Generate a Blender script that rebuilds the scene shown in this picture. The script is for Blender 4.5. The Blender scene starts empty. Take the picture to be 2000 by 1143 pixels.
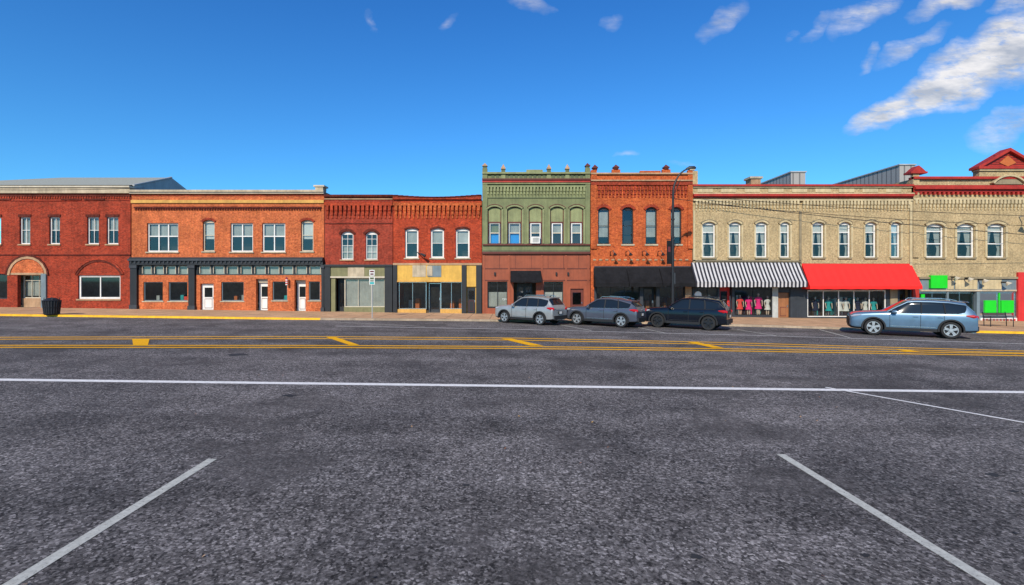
import bpy, bmesh, math, random
from mathutils import Vector, Matrix
random.seed(7)
H0=2.7; D=40.0; S=0.04; SL=0.0135
def gz(x): return -SL*max(-90,min(90,x))
def FX(u): return (u-1000)*S
def FZ(v): return H0+(549-v)*S
def GV(u): return 549+(H0-gz(FX(u))-0.12)/S
def G(a,b,lift=0.0):
    Y=(H0-lift)/((b-549)/1000-SL*(a-1000)/1000)
    return Vector(((a-1000)*Y/1000,Y))
scene=bpy.context.scene
col=scene.collection

# ---------------------------------------------------------------- materials
def newmat(name):
    m=bpy.data.materials.new(name); m.use_nodes=True
    nt=m.node_tree; b=nt.nodes['Principled BSDF']
    return m,nt,b
def N(nt,t,**kw):
    n=nt.nodes.new(t)
    for k,v in kw.items(): setattr(n,k,v)
    return n
def mathn(nt,op,a,b=None,c=None,clamp=False):
    n=nt.nodes.new('ShaderNodeMath'); n.operation=op; n.use_clamp=clamp
    for i,x in enumerate((a,b,c)):
        if x is None: continue
        if isinstance(x,(int,float)): n.inputs[i].default_value=x
        else: nt.links.new(x,n.inputs[i])
    return n.outputs[0]
def mixc(nt,fac,a,b,mode='MIX'):
    n=nt.nodes.new('ShaderNodeMix'); n.data_type='RGBA'; n.blend_type=mode
    for i,x in ((0,fac),(6,a),(7,b)):
        if isinstance(x,(int,float)): n.inputs[i].default_value=x
        elif isinstance(x,(tuple,list)): n.inputs[i].default_value=(*x[:3],1)
        else: nt.links.new(x,n.inputs[i])
    return n.outputs[2]
def noise(nt,vec,scale,detail=4,rough=.6):
    n=nt.nodes.new('ShaderNodeTexNoise'); n.inputs['Scale'].default_value=scale
    n.inputs['Detail'].default_value=detail; n.inputs['Roughness'].default_value=rough
    if vec is not None: nt.links.new(vec,n.inputs['Vector'])
    return n.outputs['Fac']
def ramp(nt,fac,p0,p1,c0=(0,0,0),c1=(1,1,1)):
    n=nt.nodes.new('ShaderNodeValToRGB')
    n.color_ramp.elements[0].position=p0; n.color_ramp.elements[1].position=p1
    n.color_ramp.elements[0].color=(*c0,1); n.color_ramp.elements[1].color=(*c1,1)
    nt.links.new(fac,n.inputs[0]); return n.outputs[0]
def pos(nt): return nt.nodes.new('ShaderNodeNewGeometry').outputs['Position']
def paint(name,c,rough=.6,var=.25,metal=0,spec=.4,coat=0,streak=True):
    m,nt,b=newmat(name); p=pos(nt)
    f=noise(nt,p,1.3,6,.7)
    k=ramp(nt,f,.3,.7,(1-var,)*3,(1+var*.5,)*3)
    cc=mixc(nt,1.0,c,k,'MULTIPLY')
    if streak and var>0:
        mp=N(nt,'ShaderNodeMapping'); mp.inputs['Scale'].default_value=(6,6,.5); nt.links.new(p,mp.inputs[0])
        f2=noise(nt,mp.outputs[0],1,5,.7)
        cc=mixc(nt,1.0,cc,ramp(nt,f2,.3,.7,(1-var*.7,)*3,(1+var*.3,)*3),'MULTIPLY')
    nt.links.new(cc,b.inputs['Base Color'])
    b.inputs['Roughness'].default_value=rough; b.inputs['Metallic'].default_value=metal
    b.inputs['Specular IOR Level'].default_value=spec; b.inputs['Coat Weight'].default_value=coat
    return m
def brick(name,c1,c2,mort,w=.24,h=.085,grime=.35):
    m,nt,b=newmat(name); p=pos(nt)
    s=N(nt,'ShaderNodeSeparateXYZ'); nt.links.new(p,s.inputs[0])
    cx=N(nt,'ShaderNodeCombineXYZ'); nt.links.new(mathn(nt,'ADD',s.outputs[0],s.outputs[1]),cx.inputs[0]); nt.links.new(s.outputs[2],cx.inputs[1])
    t=N(nt,'ShaderNodeTexBrick'); nt.links.new(cx.outputs[0],t.inputs['Vector'])
    t.inputs['Scale'].default_value=1; t.inputs['Brick Width'].default_value=w; t.inputs['Row Height'].default_value=h
    t.inputs['Mortar Size'].default_value=.011; t.inputs['Mortar Smooth'].default_value=.3; t.inputs['Bias'].default_value=0
    t.inputs['Color1'].default_value=(*c1,1); t.inputs['Color2'].default_value=(*c2,1); t.inputs['Mortar'].default_value=(*mort,1)
    f=noise(nt,p,.7,6,.7); g=noise(nt,p,7,4,.8)
    cc=mixc(nt,1,t.outputs['Color'],ramp(nt,f,.3,.7,(1-grime,)*3,(1.2,1.17,1.15)),'MULTIPLY')
    cc=mixc(nt,1,cc,ramp(nt,g,.32,.68,(.55,.53,.53),(1.45,1.45,1.45)),'MULTIPLY')
    mp=N(nt,'ShaderNodeMapping'); mp.inputs['Scale'].default_value=(3,3,.35); nt.links.new(p,mp.inputs[0])
    cc=mixc(nt,1,cc,ramp(nt,noise(nt,mp.outputs[0],1,5,.7),.3,.7,(1-grime*.6,)*3,(1.1,1.1,1.1)),'MULTIPLY')
    nt.links.new(cc,b.inputs['Base Color']); b.inputs['Roughness'].default_value=.9; b.inputs['Specular IOR Level'].default_value=.15
    bp=N(nt,'ShaderNodeBump'); bp.inputs['Strength'].default_value=.5; bp.inputs['Distance'].default_value=.02
    nt.links.new(mathn(nt,'ADD',t.outputs['Fac'],g),bp.inputs['Height']); bp.invert=True
    nt.links.new(bp.outputs[0],b.inputs['Normal'])
    return m
def glassmat(name,tint=(.75,.8,.8),refl=1.0):
    m,nt,b=newmat(name); nt.nodes.remove(b); o=nt.nodes['Material Output']
    tr=N(nt,'ShaderNodeBsdfTransparent'); tr.inputs[0].default_value=(*tint,1)
    gl=N(nt,'ShaderNodeBsdfGlossy'); gl.inputs['Roughness'].default_value=.03; gl.inputs[0].default_value=(.9,.95,1,1)
    fr=N(nt,'ShaderNodeFresnel'); fr.inputs[0].default_value=1.6
    bp=N(nt,'ShaderNodeBump'); bp.inputs['Strength'].default_value=.08; nt.links.new(noise(nt,pos(nt),1.5,2),bp.inputs['Height']); nt.links.new(bp.outputs[0],gl.inputs['Normal'])
    mx=N(nt,'ShaderNodeMixShader'); nt.links.new(mathn(nt,'MULTIPLY_ADD',fr.outputs[0],refl,.03,True),mx.inputs[0])
    nt.links.new(tr.outputs[0],mx.inputs[1]); nt.links.new(gl.outputs[0],mx.inputs[2]); nt.links.new(mx.outputs[0],o.inputs[0])
    return m
M={}
M['brickA']=brick('red_brick',(.40,.040,.015),(.23,.022,.010),(.30,.10,.06))
M['brickB']=brick('orange_brick',(.62,.145,.040),(.44,.085,.026),(.52,.22,.11))
M['brickC']=brick('crimson_brick',(.38,.045,.022),(.25,.027,.015),(.32,.11,.07))
M['brickD']=brick('scarlet_brick',(.50,.054,.016),(.31,.030,.012),(.36,.11,.06))
M['brickF']=brick('rust_brick',(.60,.125,.030),(.39,.062,.018),(.47,.16,.07))
M['darkbrick']=brick('dark_brick',(.14,.025,.016),(.09,.019,.013),(.12,.04,.03))
M['stone']=paint('limestone',(.50,.41,.28),.8,.35)
M['ochre']=paint('ochre_stone',(.62,.34,.08),.8,.3)
M['sand']=paint('sandstone',(.44,.27,.15),.8,.35)
M['green']=paint('sage_paint',(.175,.195,.084),.7,.3)
M['greenl']=paint('sage_light_paint',(.245,.265,.12),.7,.3)
M['greend']=paint('sage_dark_paint',(.10,.12,.058),.7,.3)
M['brown']=paint('russet_paint',(.29,.068,.026),.55,.25)
M['brownd']=paint('russet_dark_paint',(.12,.025,.015),.55,.25)
M['beige']=brick('beige_painted_brick',(.45,.35,.19),(.40,.31,.17),(.36,.275,.155),grime=.2)
M['beigel']=paint('beige_trim',(.54,.435,.25),.75,.3)
M['beiged']=paint('beige_dark_trim',(.28,.225,.135),.75,.3)  # darker beige trim colour for sills, hood edges, bands and piers
M['redtrim']=paint('red_trim',(.40,.028,.016),.6,.3)
M['white']=paint('white_paint',(.74,.72,.67),.5,.15)
M['cream']=paint('cream_frame',(.55,.48,.36),.6,.2)
M['black']=paint('black_paint',(.018,.019,.021),.45,.3)
M['charcoal']=paint('charcoal_paint',(.035,.04,.047),.5,.3)
M['olive']=paint('olive_paint',(.19,.18,.08),.6,.25)
M['yellowp']=paint('mustard_paint',(.64,.37,.06),.6,.25)
M['blueg']=paint('blue_grey_paint',(.16,.21,.23),.6,.25)
M['wood']=paint('oak_door',(.32,.13,.05),.5,.3)
M['blind']=paint('window_blind',(.62,.62,.58),.8,.1)
M['curtain']=paint('curtain',(.42,.43,.40),.9,.25)
M['bluepane']=paint('blue_shade',(.02,.32,.78),.5,.1)
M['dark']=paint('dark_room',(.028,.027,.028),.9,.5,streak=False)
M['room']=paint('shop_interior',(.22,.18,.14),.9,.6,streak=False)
M['roomfloor']=paint('shop_floor',(.26,.20,.15),.6,.3,streak=False)
M['metal']=paint('galvanised_metal',(.40,.41,.40),.6,.2,0)
M['roofing']=paint('roof_membrane',(.16,.16,.16),.9,.3,streak=False)
M['glass']=glassmat('window_glass',(.84,.87,.85),.75)
M['glassg']=glassmat('green_tinted_glass',(.35,.80,.60),1.2)
M['red']=paint('red_paint',(.60,.03,.025),.5,.15)
M['vgreen']=paint('green_sign_paint',(.01,.56,.015),.5,.08)
M['pink']=paint('pink_cloth',(.92,.03,.24),.9,.1)
M['coral']=paint('coral_cloth',(.90,.10,.08),.9,.1)
M['teal']=paint('teal_cloth',(.03,.40,.40),.9,.2)
M['skin']=paint('mannequin_plastic',(.60,.46,.36),.4,.1)
M['navy']=paint('navy_cloth',(.02,.025,.06),.9,.2)
M['chrome']=paint('chrome',(.6,.6,.6),.25,.0,1)
M['fabblack']=paint('black_canvas',(.012,.012,.014),.85,.5,spec=.2)
M['fabred']=paint('red_canvas',(.82,.018,.013),.7,.12)
M['burgundy']=paint('burgundy_paint',(.10,.012,.02),.6,.2)
M['orangeb']=paint('burnt_orange',(.50,.13,.03),.7,.2)
# striped canvas
m,nt,b=newmat('striped_canvas'); s=N(nt,'ShaderNodeSeparateXYZ'); nt.links.new(pos(nt),s.inputs[0])
md=mathn(nt,'MODULO',s.outputs[0],.29); st=mathn(nt,'GREATER_THAN',md,.15)
k=ramp(nt,noise(nt,pos(nt),2,5,.7),.3,.7,(.8,.8,.8),(1.1,1.1,1.1))
nt.links.new(mixc(nt,1,mixc(nt,st,(.016,.016,.026),(.52,.50,.49)),k,'MULTIPLY'),b.inputs['Base Color']); b.inputs['Roughness'].default_value=.8; M['striped']=m
# ribbed metal wall
m,nt,b=newmat('ribbed_metal'); s=N(nt,'ShaderNodeSeparateXYZ'); nt.links.new(pos(nt),s.inputs[0])
ad=mathn(nt,'ADD',s.outputs[0],s.outputs[1]); md=mathn(nt,'MODULO',ad,.55); st=mathn(nt,'LESS_THAN',md,.12)
nt.links.new(mixc(nt,st,(.34,.32,.29),(.15,.14,.13)),b.inputs['Base Color']); b.inputs['Roughness'].default_value=.6; M['ribbed']=m
# standing seam roof
m,nt,b=newmat('standing_seam_roof'); s=N(nt,'ShaderNodeSeparateXYZ'); nt.links.new(pos(nt),s.inputs[0])
md=mathn(nt,'MODULO',mathn(nt,'ADD',s.outputs[0],200),.5); st=mathn(nt,'LESS_THAN',md,.07)
nt.links.new(mixc(nt,st,(.30,.31,.27),(.18,.19,.17)),b.inputs['Base Color']); b.inputs['Roughness'].default_value=.8; b.inputs['Specular IOR Level'].default_value=.1; M['seam']=m
# asphalt
def asphalt_nodes(nt,b):
    p=pos(nt)
    vo=N(nt,'ShaderNodeTexVoronoi'); vo.inputs['Scale'].default_value=38; nt.links.new(p,vo.inputs['Vector'])
    sc=N(nt,'ShaderNodeSeparateColor'); nt.links.new(vo.outputs['Color'],sc.inputs[0])
    v2=N(nt,'ShaderNodeTexVoronoi'); v2.inputs['Scale'].default_value=17; nt.links.new(p,v2.inputs['Vector'])
    s2=N(nt,'ShaderNodeSeparateColor'); nt.links.new(v2.outputs['Color'],s2.inputs[0])
    n1=noise(nt,p,24,8,.9); n2=noise(nt,p,9,6,.85); n3=noise(nt,p,.22,5,.65); n4=noise(nt,p,.9,4,.6)
    patch=ramp(nt,noise(nt,p,.33,4,.55),.55,.58)
    cc=mixc(nt,ramp(nt,n1,.38,.62),(.028,.026,.026),(.235,.218,.208))
    cc=mixc(nt,mathn(nt,'MULTIPLY',ramp(nt,sc.outputs[0],.55,.95),.75),cc,(.44,.415,.395))
    cc=mixc(nt,mathn(nt,'MULTIPLY',ramp(nt,sc.outputs[1],.5,.8),.7),cc,(.016,.015,.015))
    cc=mixc(nt,mathn(nt,'MULTIPLY',ramp(nt,s2.outputs[0],.6,.9),.25),cc,(.32,.30,.285))
    cc=mixc(nt,mathn(nt,'MULTIPLY',patch,.55),cc,(.098,.091,.087))
    cc=mixc(nt,1,cc,ramp(nt,n2,.36,.64,(.55,.55,.555),(1.45,1.43,1.44)),'MULTIPLY')
    cc=mixc(nt,1,cc,ramp(nt,n3,.35,.65,(.62,.62,.63),(1.10,1.08,1.07)),'MULTIPLY')
    cc=mixc(nt,1,cc,ramp(nt,n4,.28,.5,(.70,.70,.70),(1.0,1.0,1.0)),'MULTIPLY')
    cc=mixc(nt,1,cc,ramp(nt,noise(nt,p,1.4,3,.5),.70,.76,(1,1,1),(.5,.5,.5)),'MULTIPLY')
    mp=N(nt,'ShaderNodeMapping'); mp.inputs['Scale'].default_value=(.05,.9,1); nt.links.new(p,mp.inputs[0])
    n5=noise(nt,mp.outputs[0],1,3,.5)
    cc=mixc(nt,1,cc,ramp(nt,n5,.35,.65,(.82,.81,.80),(1.1,1.09,1.08)),'MULTIPLY')
    b.inputs['Roughness'].default_value=.9; b.inputs['Specular IOR Level'].default_value=.12
    bp=N(nt,'ShaderNodeBump'); bp.inputs['Strength'].default_value=.6; bp.inputs['Distance'].default_value=.012
    nt.links.new(n1,bp.inputs['Height']); nt.links.new(bp.outputs[0],b.inputs['Normal'])
    return cc,n1,p
m,nt,b=newmat('asphalt'); cc,_,_=asphalt_nodes(nt,b); nt.links.new(cc,b.inputs['Base Color']); M['asphalt']=m
def roadpaint(name,c,wear):
    m,nt,b=newmat(name); cc,n1,p=asphalt_nodes(nt,b)
    w=noise(nt,p,30,6,.8); f=ramp(nt,w,wear-.06,wear+.06)
    k=mixc(nt,1,c,ramp(nt,noise(nt,p,12,5,.7),.3,.7,(.72,)*3,(1.1,)*3),'MULTIPLY')
    nt.links.new(mixc(nt,f,cc,k),b.inputs['Base Color']); return m
M['lwhite']=roadpaint('white_road_paint',(.80,.77,.73),.30)
M['lworn']=roadpaint('worn_white_road_paint',(.52,.51,.45),.39)
M['lyellow']=roadpaint('yellow_road_paint',(.90,.44,.012),.33)
# concrete
m,nt,b=newmat('sidewalk_concrete'); p=pos(nt)
t=N(nt,'ShaderNodeTexBrick'); nt.links.new(p,t.inputs['Vector']); t.offset=0
t.inputs['Scale'].default_value=1; t.inputs['Brick Width'].default_value=1.5; t.inputs['Row Height'].default_value=1.5; t.inputs['Mortar Size'].default_value=.02
t.inputs['Color1'].default_value=(.56,.35,.20,1); t.inputs['Color2'].default_value=(.48,.30,.175,1); t.inputs['Mortar'].default_value=(.14,.10,.07,1)
cc=mixc(nt,1,t.outputs['Color'],ramp(nt,noise(nt,p,.8,8,.75),.3,.7,(.7,.67,.65),(1.25,1.25,1.25)),'MULTIPLY')
nt.links.new(cc,b.inputs['Base Color']); b.inputs['Roughness'].default_value=.9; b.inputs['Specular IOR Level'].default_value=.15; M['concrete']=m
M['curb']=paint('curb_concrete',(.42,.32,.22),.9,.4)
M['curby']=paint('yellow_curb_paint',(.88,.46,.012),.7,.3)
M['earth']=paint('ground_soil',(.14,.13,.10),.95,.4,streak=False)
M['rubber']=paint('tyre_rubber',(.016,.016,.017),.8,.2,streak=False)
M['alloy']=paint('alloy_wheel',(.50,.51,.52),.35,.0,.7)
M['alloyd']=paint('dark_alloy',(.05,.05,.055),.35,.0,.8)
M['cladding']=paint('black_cladding',(.018,.019,.021),.6,.1,streak=False,spec=.25)
m,nt,b=newmat('car_window'); b.inputs['Base Color'].default_value=(.010,.014,.018,1); b.inputs['Roughness'].default_value=.06; b.inputs['Specular IOR Level'].default_value=.4; M['carglass']=m
m,nt,b=newmat('tail_light'); b.inputs['Base Color'].default_value=(.45,.01,.01,1); b.inputs['Roughness'].default_value=.1; M['tail']=m
m,nt,b=newmat('head_light'); b.inputs['Base Color'].default_value=(.55,.58,.6,1); b.inputs['Roughness'].default_value=.08; b.inputs['Metallic'].default_value=.4; M['head']=m
def carpaint(name,c,metal=.35,coat=.8,rough=.35,spec=.5):
    m,nt,b=newmat(name); b.inputs['Metallic'].default_value=metal; b.inputs['Roughness'].default_value=rough; b.inputs['Specular IOR Level'].default_value=spec
    cc=mixc(nt,1,c,ramp(nt,noise(nt,pos(nt),2.5,4,.6),.3,.7,(.85,.84,.82),(1.05,1.05,1.05)),'MULTIPLY'); nt.links.new(cc,b.inputs['Base Color'])
    b.inputs['Coat Weight'].default_value=coat; b.inputs['Coat Roughness'].default_value=.05; return m
M['silver']=carpaint('silver_car_paint',(.33,.34,.34)); M['gunmetal']=carpaint('gunmetal_car_paint',(.075,.085,.115)); M['carblack']=carpaint('black_car_paint',(.004,.006,.012),0,.5,.2,.2); M['steelblue']=carpaint('steel_blue_car_paint',(.10,.18,.27))

# ---------------------------------------------------------------- mesh builder
class MB:
    def __init__(s,name,parent=None): s.n=name; s.p=parent; s.v=[]; s.f=[]; s.m=[]; s.ms=[]
    def mi(s,m):
        if m not in s.ms: s.ms.append(m)
        return s.ms.index(m)
    def poly(s,pts,m):
        i=len(s.v); s.v+= [tuple(p) for p in pts]; s.f.append(list(range(i,i+len(pts)))); s.m.append(s.mi(m))
    def box(s,x0,x1,y0,y1,z0,z1,m):
        if x0>x1:x0,x1=x1,x0
        if y0>y1:y0,y1=y1,y0
        if z0>z1:z0,z1=z1,z0
        i=len(s.v); s.v+=[(x0,y0,z0),(x1,y0,z0),(x1,y1,z0),(x0,y1,z0),(x0,y0,z1),(x1,y0,z1),(x1,y1,z1),(x0,y1,z1)]
        for q in ((0,3,2,1),(4,5,6,7),(0,1,5,4),(1,2,6,5),(2,3,7,6),(3,0,4,7)):
            s.f.append([i+k for k in q]); s.m.append(s.mi(m))
    def e(s,u0,u1,v0,v1,pr,bk,m): # facade elevation box: pr proud, bk behind wall face
        s.box(FX(u0),FX(u1),D-pr,D+bk,FZ(v1),FZ(v0),m)
    def prism(s,pts,y0,y1,m):  # pts (x,z)
        n=len(pts); i=len(s.v)
        s.v+=[(x,y0,z) for x,z in pts]+[(x,y1,z) for x,z in pts]
        k=s.mi(m)
        s.f.append(list(range(i,i+n))); s.m.append(k); s.f.append(list(range(i+2*n-1,i+n-1,-1))); s.m.append(k)
        for j in range(n):
            a=i+j; b_=i+(j+1)%n; s.f.append([a,a+n,b_+n,b_]); s.m.append(k)
    def tube(s,pts,rs,m,n=10,cap=True):
        pts=[Vector(p) for p in pts]
        if not isinstance(rs,(list,tuple)): rs=[rs]*len(pts)
        i=len(s.v); k=s.mi(m)
        for j,p in enumerate(pts):
            d=(pts[min(j+1,len(pts)-1)]-pts[max(j-1,0)]).normalized()
            a=Vector((0,1,0)) if abs(d.y)<.9 else Vector((1,0,0))
            x=d.cross(a).normalized(); y=d.cross(x)
            for q in range(n):
                t=2*math.pi*q/n; s.v.append(tuple(p+(x*math.cos(t)+y*math.sin(t))*rs[j]))
        for j in range(len(pts)-1):
            for q in range(n):
                a=i+j*n+q; b_=i+j*n+(q+1)%n; s.f.append([a,b_,b_+n,a+n]); s.m.append(k)
        if cap:
            s.f.append(list(range(i+n-1,i-1,-1))); s.m.append(k); e=i+(len(pts)-1)*n; s.f.append(list(range(e,e+n))); s.m.append(k)
    def build(s,smooth=False):
        if not s.f: return None
        me=bpy.data.meshes.new(s.n); me.from_pydata(s.v,[],s.f)
        for m in s.ms: me.materials.append(M[m])
        me.polygons.foreach_set('material_index',s.m)
        bm=bmesh.new(); bm.from_mesh(me); bmesh.ops.recalc_face_normals(bm,faces=bm.faces); bm.to_mesh(me); bm.free()
        if smooth:
            me.polygons.foreach_set('use_smooth',[True]*len(me.polygons))
            me.set_sharp_from_angle(angle=math.radians(40))
        me.update(); o=bpy.data.objects.new(s.n,me); col.objects.link(o)
        if s.p: o.parent=s.p
        return o
def empty(name,loc=(0,0,0)):
    o=bpy.data.objects.new(name,None); o.location=loc; o.empty_display_size=.3; col.objects.link(o); return o

# ---------------------------------------------------------------- building helpers
class Bld:
    def __init__(s,name,u0,u1,vt,side,back=22,roofd=.7):
        s.e=empty(name); s.u0,s.u1,s.vt=u0,u1,vt
        for k,n in (('w','walls'),('t','trim'),('f','window_frames'),('g','window_glass'),('s','storefront'),('r','roof'),('i','interior')): setattr(s,k,MB(n,s.e))
        x0,x1=FX(u0)+.02,FX(u1)-.02; zt=FZ(vt); y0=D; y1=D+back; zb=-1.2
        s.w.poly([(x0,y0,zb),(x0,y1,zb),(x0,y1,zt),(x0,y0,zt)],side)
        s.w.poly([(x1,y0,zb),(x1,y1,zb),(x1,y1,zt),(x1,y0,zt)],side)
        s.w.poly([(x0,y1,zb),(x1,y1,zb),(x1,y1,zt),(x0,y1,zt)],side)
        s.w.poly([(x0+.3,y0+.3,zt-roofd),(x1-.3,y0+.3,zt-roofd),(x1-.3,y0+.3,zt),(x0+.3,y0+.3,zt)],side)
        s.w.poly([(x0,y0,zt),(x1,y0,zt),(x1,y0+.3,zt),(x0,y0+.3,zt)],side)
        s.r.poly([(x0+.02,y0+.28,zt-roofd),(x1-.02,y0+.28,zt-roofd),(x1-.02,y1-.02,zt-roofd),(x0+.02,y1-.02,zt-roofd)],'roofing')
        zf=FZ(512)
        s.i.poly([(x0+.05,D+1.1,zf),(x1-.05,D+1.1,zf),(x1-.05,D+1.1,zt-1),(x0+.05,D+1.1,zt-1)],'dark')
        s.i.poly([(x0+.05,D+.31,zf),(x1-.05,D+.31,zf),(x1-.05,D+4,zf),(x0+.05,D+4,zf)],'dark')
        s.i.poly([(x0+.05,D+3.6,zb),(x1-.05,D+3.6,zb),(x1-.05,D+3.6,zf-.01),(x0+.05,D+3.6,zf-.01)],'room')
        s.i.poly([(x0+.05,D+.05,gz(x0)+.13),(x1-.05,D+.05,gz(x1)+.13),(x1-.05,D+3.59,gz(x1)+.13),(x0+.05,D+3.59,gz(x0)+.13)],'roomfloor')
    def wall(s,v0,v1,ops,m,u0=None,u1=None,dep=.28,pr=0):
        u0=s.u0 if u0 is None else u0; u1=s.u1 if u1 is None else u1
        us=sorted({u0,u1,*[o[0] for o in ops],*[o[1] for o in ops]}); vs=sorted({v0,v1,*[o[2] for o in ops],*[o[3] for o in ops]})
        us=[u for u in us if u0<=u<=u1]; vs=[v for v in vs if v0<=v<=v1]; y=D-pr
        for a,b_ in zip(us,us[1:]):
            for c,d in zip(vs,vs[1:]):
                mu,mv=(a+b_)/2,(c+d)/2
                if any(o[0]<mu<o[1] and o[2]<mv<o[3] for o in ops): continue
                s.w.poly([(FX(a),y,FZ(d)),(FX(b_),y,FZ(d)),(FX(b_),y,FZ(c)),(FX(a),y,FZ(c))],m)
        for o in ops:
            a,b_,t,bt=FX(o[0]),FX(o[1]),FZ(o[2]),FZ(o[3]); z=y+dep
            s.w.poly([(a,y,t),(b_,y,t),(b_,z,t),(a,z,t)],m); s.w.poly([(a,y,bt),(b_,y,bt),(b_,z,bt),(a,z,bt)],m)
            s.w.poly([(a,y,t),(a,y,bt),(a,z,bt),(a,z,t)],m); s.w.poly([(b_,y,t),(b_,y,bt),(b_,z,bt),(b_,z,t)],m)
    def arc(s,ua,ub,va,rise,n=10,off=0):
        out=[]; hw=(ub-ua)/2; R=(hw*hw+rise*rise)/(2*rise); cu=(ua+ub)/2; cv=va+R; t0=math.asin(min(1,hw/R))
        if rise>hw: t0=math.pi-t0
        for i in range(n+1):
            t=-t0+2*t0*i/n; out.append((cu+(R+off)*math.sin(t),cv-(R+off)*math.cos(t)))
        return out
    def archfill(s,ua,ub,va,rise,m,dep=.28):
        P=s.arc(ua,ub,va,rise)
        for (a,b_),(c,d) in zip(P,P[1:]):
            s.w.poly([(FX(a),D,FZ(b_)),(FX(c),D,FZ(d)),(FX(c),D,FZ(va)),(FX(a),D,FZ(va))],m)
            s.w.poly([(FX(a),D,FZ(b_)),(FX(c),D,FZ(d)),(FX(c),D+dep,FZ(d)),(FX(a),D+dep,FZ(b_))],m)
    def hood(s,ua,ub,va,rise,th,m,pr=.07,off=.5,n=10):
        P=s.arc(ua,ub,va,rise,n,off); Q=s.arc(ua,ub,va,rise,n,off+th)
        for i in range(n):
            s.t.prism([(FX(P[i][0]),FZ(P[i][1])),(FX(P[i+1][0]),FZ(P[i+1][1])),(FX(Q[i+1][0]),FZ(Q[i+1][1])),(FX(Q[i][0]),FZ(Q[i][1]))],D-pr,D+.02,m)
    def win(s,ua,ub,va,vb,fr,cols=1,rows=(.5,),fw=1.8,blind=None,rec=.13,arch=0,wm=None,glass='glass',mw=.9,colpos=None):
        y0=D+rec; y1=y0+.09; f=s.f
        f.box(FX(ua),FX(ua+fw),y0,y1,FZ(vb),FZ(va),fr); f.box(FX(ub-fw),FX(ub),y0,y1,FZ(vb),FZ(va),fr)
        f.box(FX(ua+fw),FX(ub-fw),y0,y1,FZ(va+fw+arch*.6),FZ(va),fr); f.box(FX(ua+fw),FX(ub-fw),y0,y1,FZ(vb),FZ(vb-fw),fr)
        W=ub-ua-2*fw; Hh=vb-va-2*fw
        cp=colpos if colpos else [i/cols for i in range(1,cols)]
        for c in cp:
            u=ua+fw+W*c; f.box(FX(u-mw/2),FX(u+mw/2),y0+.006,y1-.02,FZ(vb-fw),FZ(va+fw+arch*.6),fr)
        for r in rows:
            v=va+fw+Hh*r; f.box(FX(ua+fw),FX(ub-fw),y0+.012,y1-.03,FZ(v+mw/2),FZ(v-mw/2),fr)
        s.g.poly([(FX(ua+.3),y0+.055,FZ(vb-.3)),(FX(ub-.3),y0+.055,FZ(vb-.3)),(FX(ub-.3),y0+.055,FZ(va+.3)),(FX(ua+.3),y0+.055,FZ(va+.3))],glass)
        if blind:
            a,b_,mt=blind
            s.i.poly([(FX(ua+.5),y0+.16,FZ(va+(vb-va)*b_)),(FX(ub-.5),y0+.16,FZ(va+(vb-va)*b_)),(FX(ub-.5),y0+.16,FZ(va+(vb-va)*a)),(FX(ua+.5),y0+.16,FZ(va+(vb-va)*a))],mt)
        if arch and wm: s.archfill(ua,ub,va,arch,wm)
    def drape(s,ua,ub,va,vb,m='curtain'):
        w=ub-ua; y=D+.33
        for sg,e in ((1,ua),(-1,ub)):
            P=[(e,va),(e+sg*w*.42,va),(e+sg*w*.30,va+(vb-va)*.5),(e+sg*w*.16,va+(vb-va)*.7),(e+sg*w*.24,vb),(e,vb)]
            s.i.poly([(FX(a),y,FZ(c)) for a,c in P],m)
    def door(s,ua,ub,va,vb,m,fr=None,rec=.2,pan='glass',plo=.5,phi=.12,inset=.22):
        fr=fr or m; y=D+rec; w=ub-ua
        s.f.box(FX(ua),FX(ua+1.3),y,y+.1,FZ(vb),FZ(va),fr); s.f.box(FX(ub-1.3),FX(ub),y,y+.1,FZ(vb),FZ(va),fr); s.f.box(FX(ua+1.3),FX(ub-1.3),y,y+.1,FZ(va+1.5),FZ(va),fr)
        a,b_=ua+1.3,ub-1.3; t=va+1.5; hh=vb-t; pu0=a+w*inset*.6; pu1=b_-w*inset*.6; pv0=t+hh*phi; pv1=t+hh*plo
        s.s.box(FX(a),FX(pu0),y+.03,y+.08,FZ(vb),FZ(t),m); s.s.box(FX(pu1),FX(b_),y+.03,y+.08,FZ(vb),FZ(t),m)
        s.s.box(FX(pu0),FX(pu1),y+.03,y+.08,FZ(pv0),FZ(t),m); s.s.box(FX(pu0),FX(pu1),y+.03,y+.08,FZ(vb),FZ(pv1),m)
        s.g.poly([(FX(pu0),y+.055,FZ(pv1)),(FX(pu1),y+.055,FZ(pv1)),(FX(pu1),y+.055,FZ(pv0)),(FX(pu0),y+.055,FZ(pv0))],pan)
        s.s.box(FX(pu1)+.03,FX(pu1)+.08,y-.03,y+.03,FZ(va+hh*.6),FZ(va+hh*.52),'chrome')
        if plo<.7:
            s.s.box(FX(pu0+.5),FX(pu1-.5),y+.018,y+.03,FZ(vb-3),FZ(pv1+3),'burgundy')
            s.s.box(FX(pu0+1.2),FX(pu1-1.2),y+.01,y+.018,FZ(vb-4),FZ(pv1+4),m)
    def sill(s,ua,ub,v,m,h=3,pr=.08): s.t.e(ua-2,ub+2,v,v+h,pr,.03,m)
    def row(s,u0,u1,v0,v1,step,duty,pr,m,bk=.02):
        n=max(1,round((u1-u0)/step)); st=(u1-u0)/n
        for i in range(n): s.t.e(u0+i*st+st*(1-duty)/2,u0+i*st+st*(1+duty)/2,v0,v1,pr,bk,m)
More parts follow.
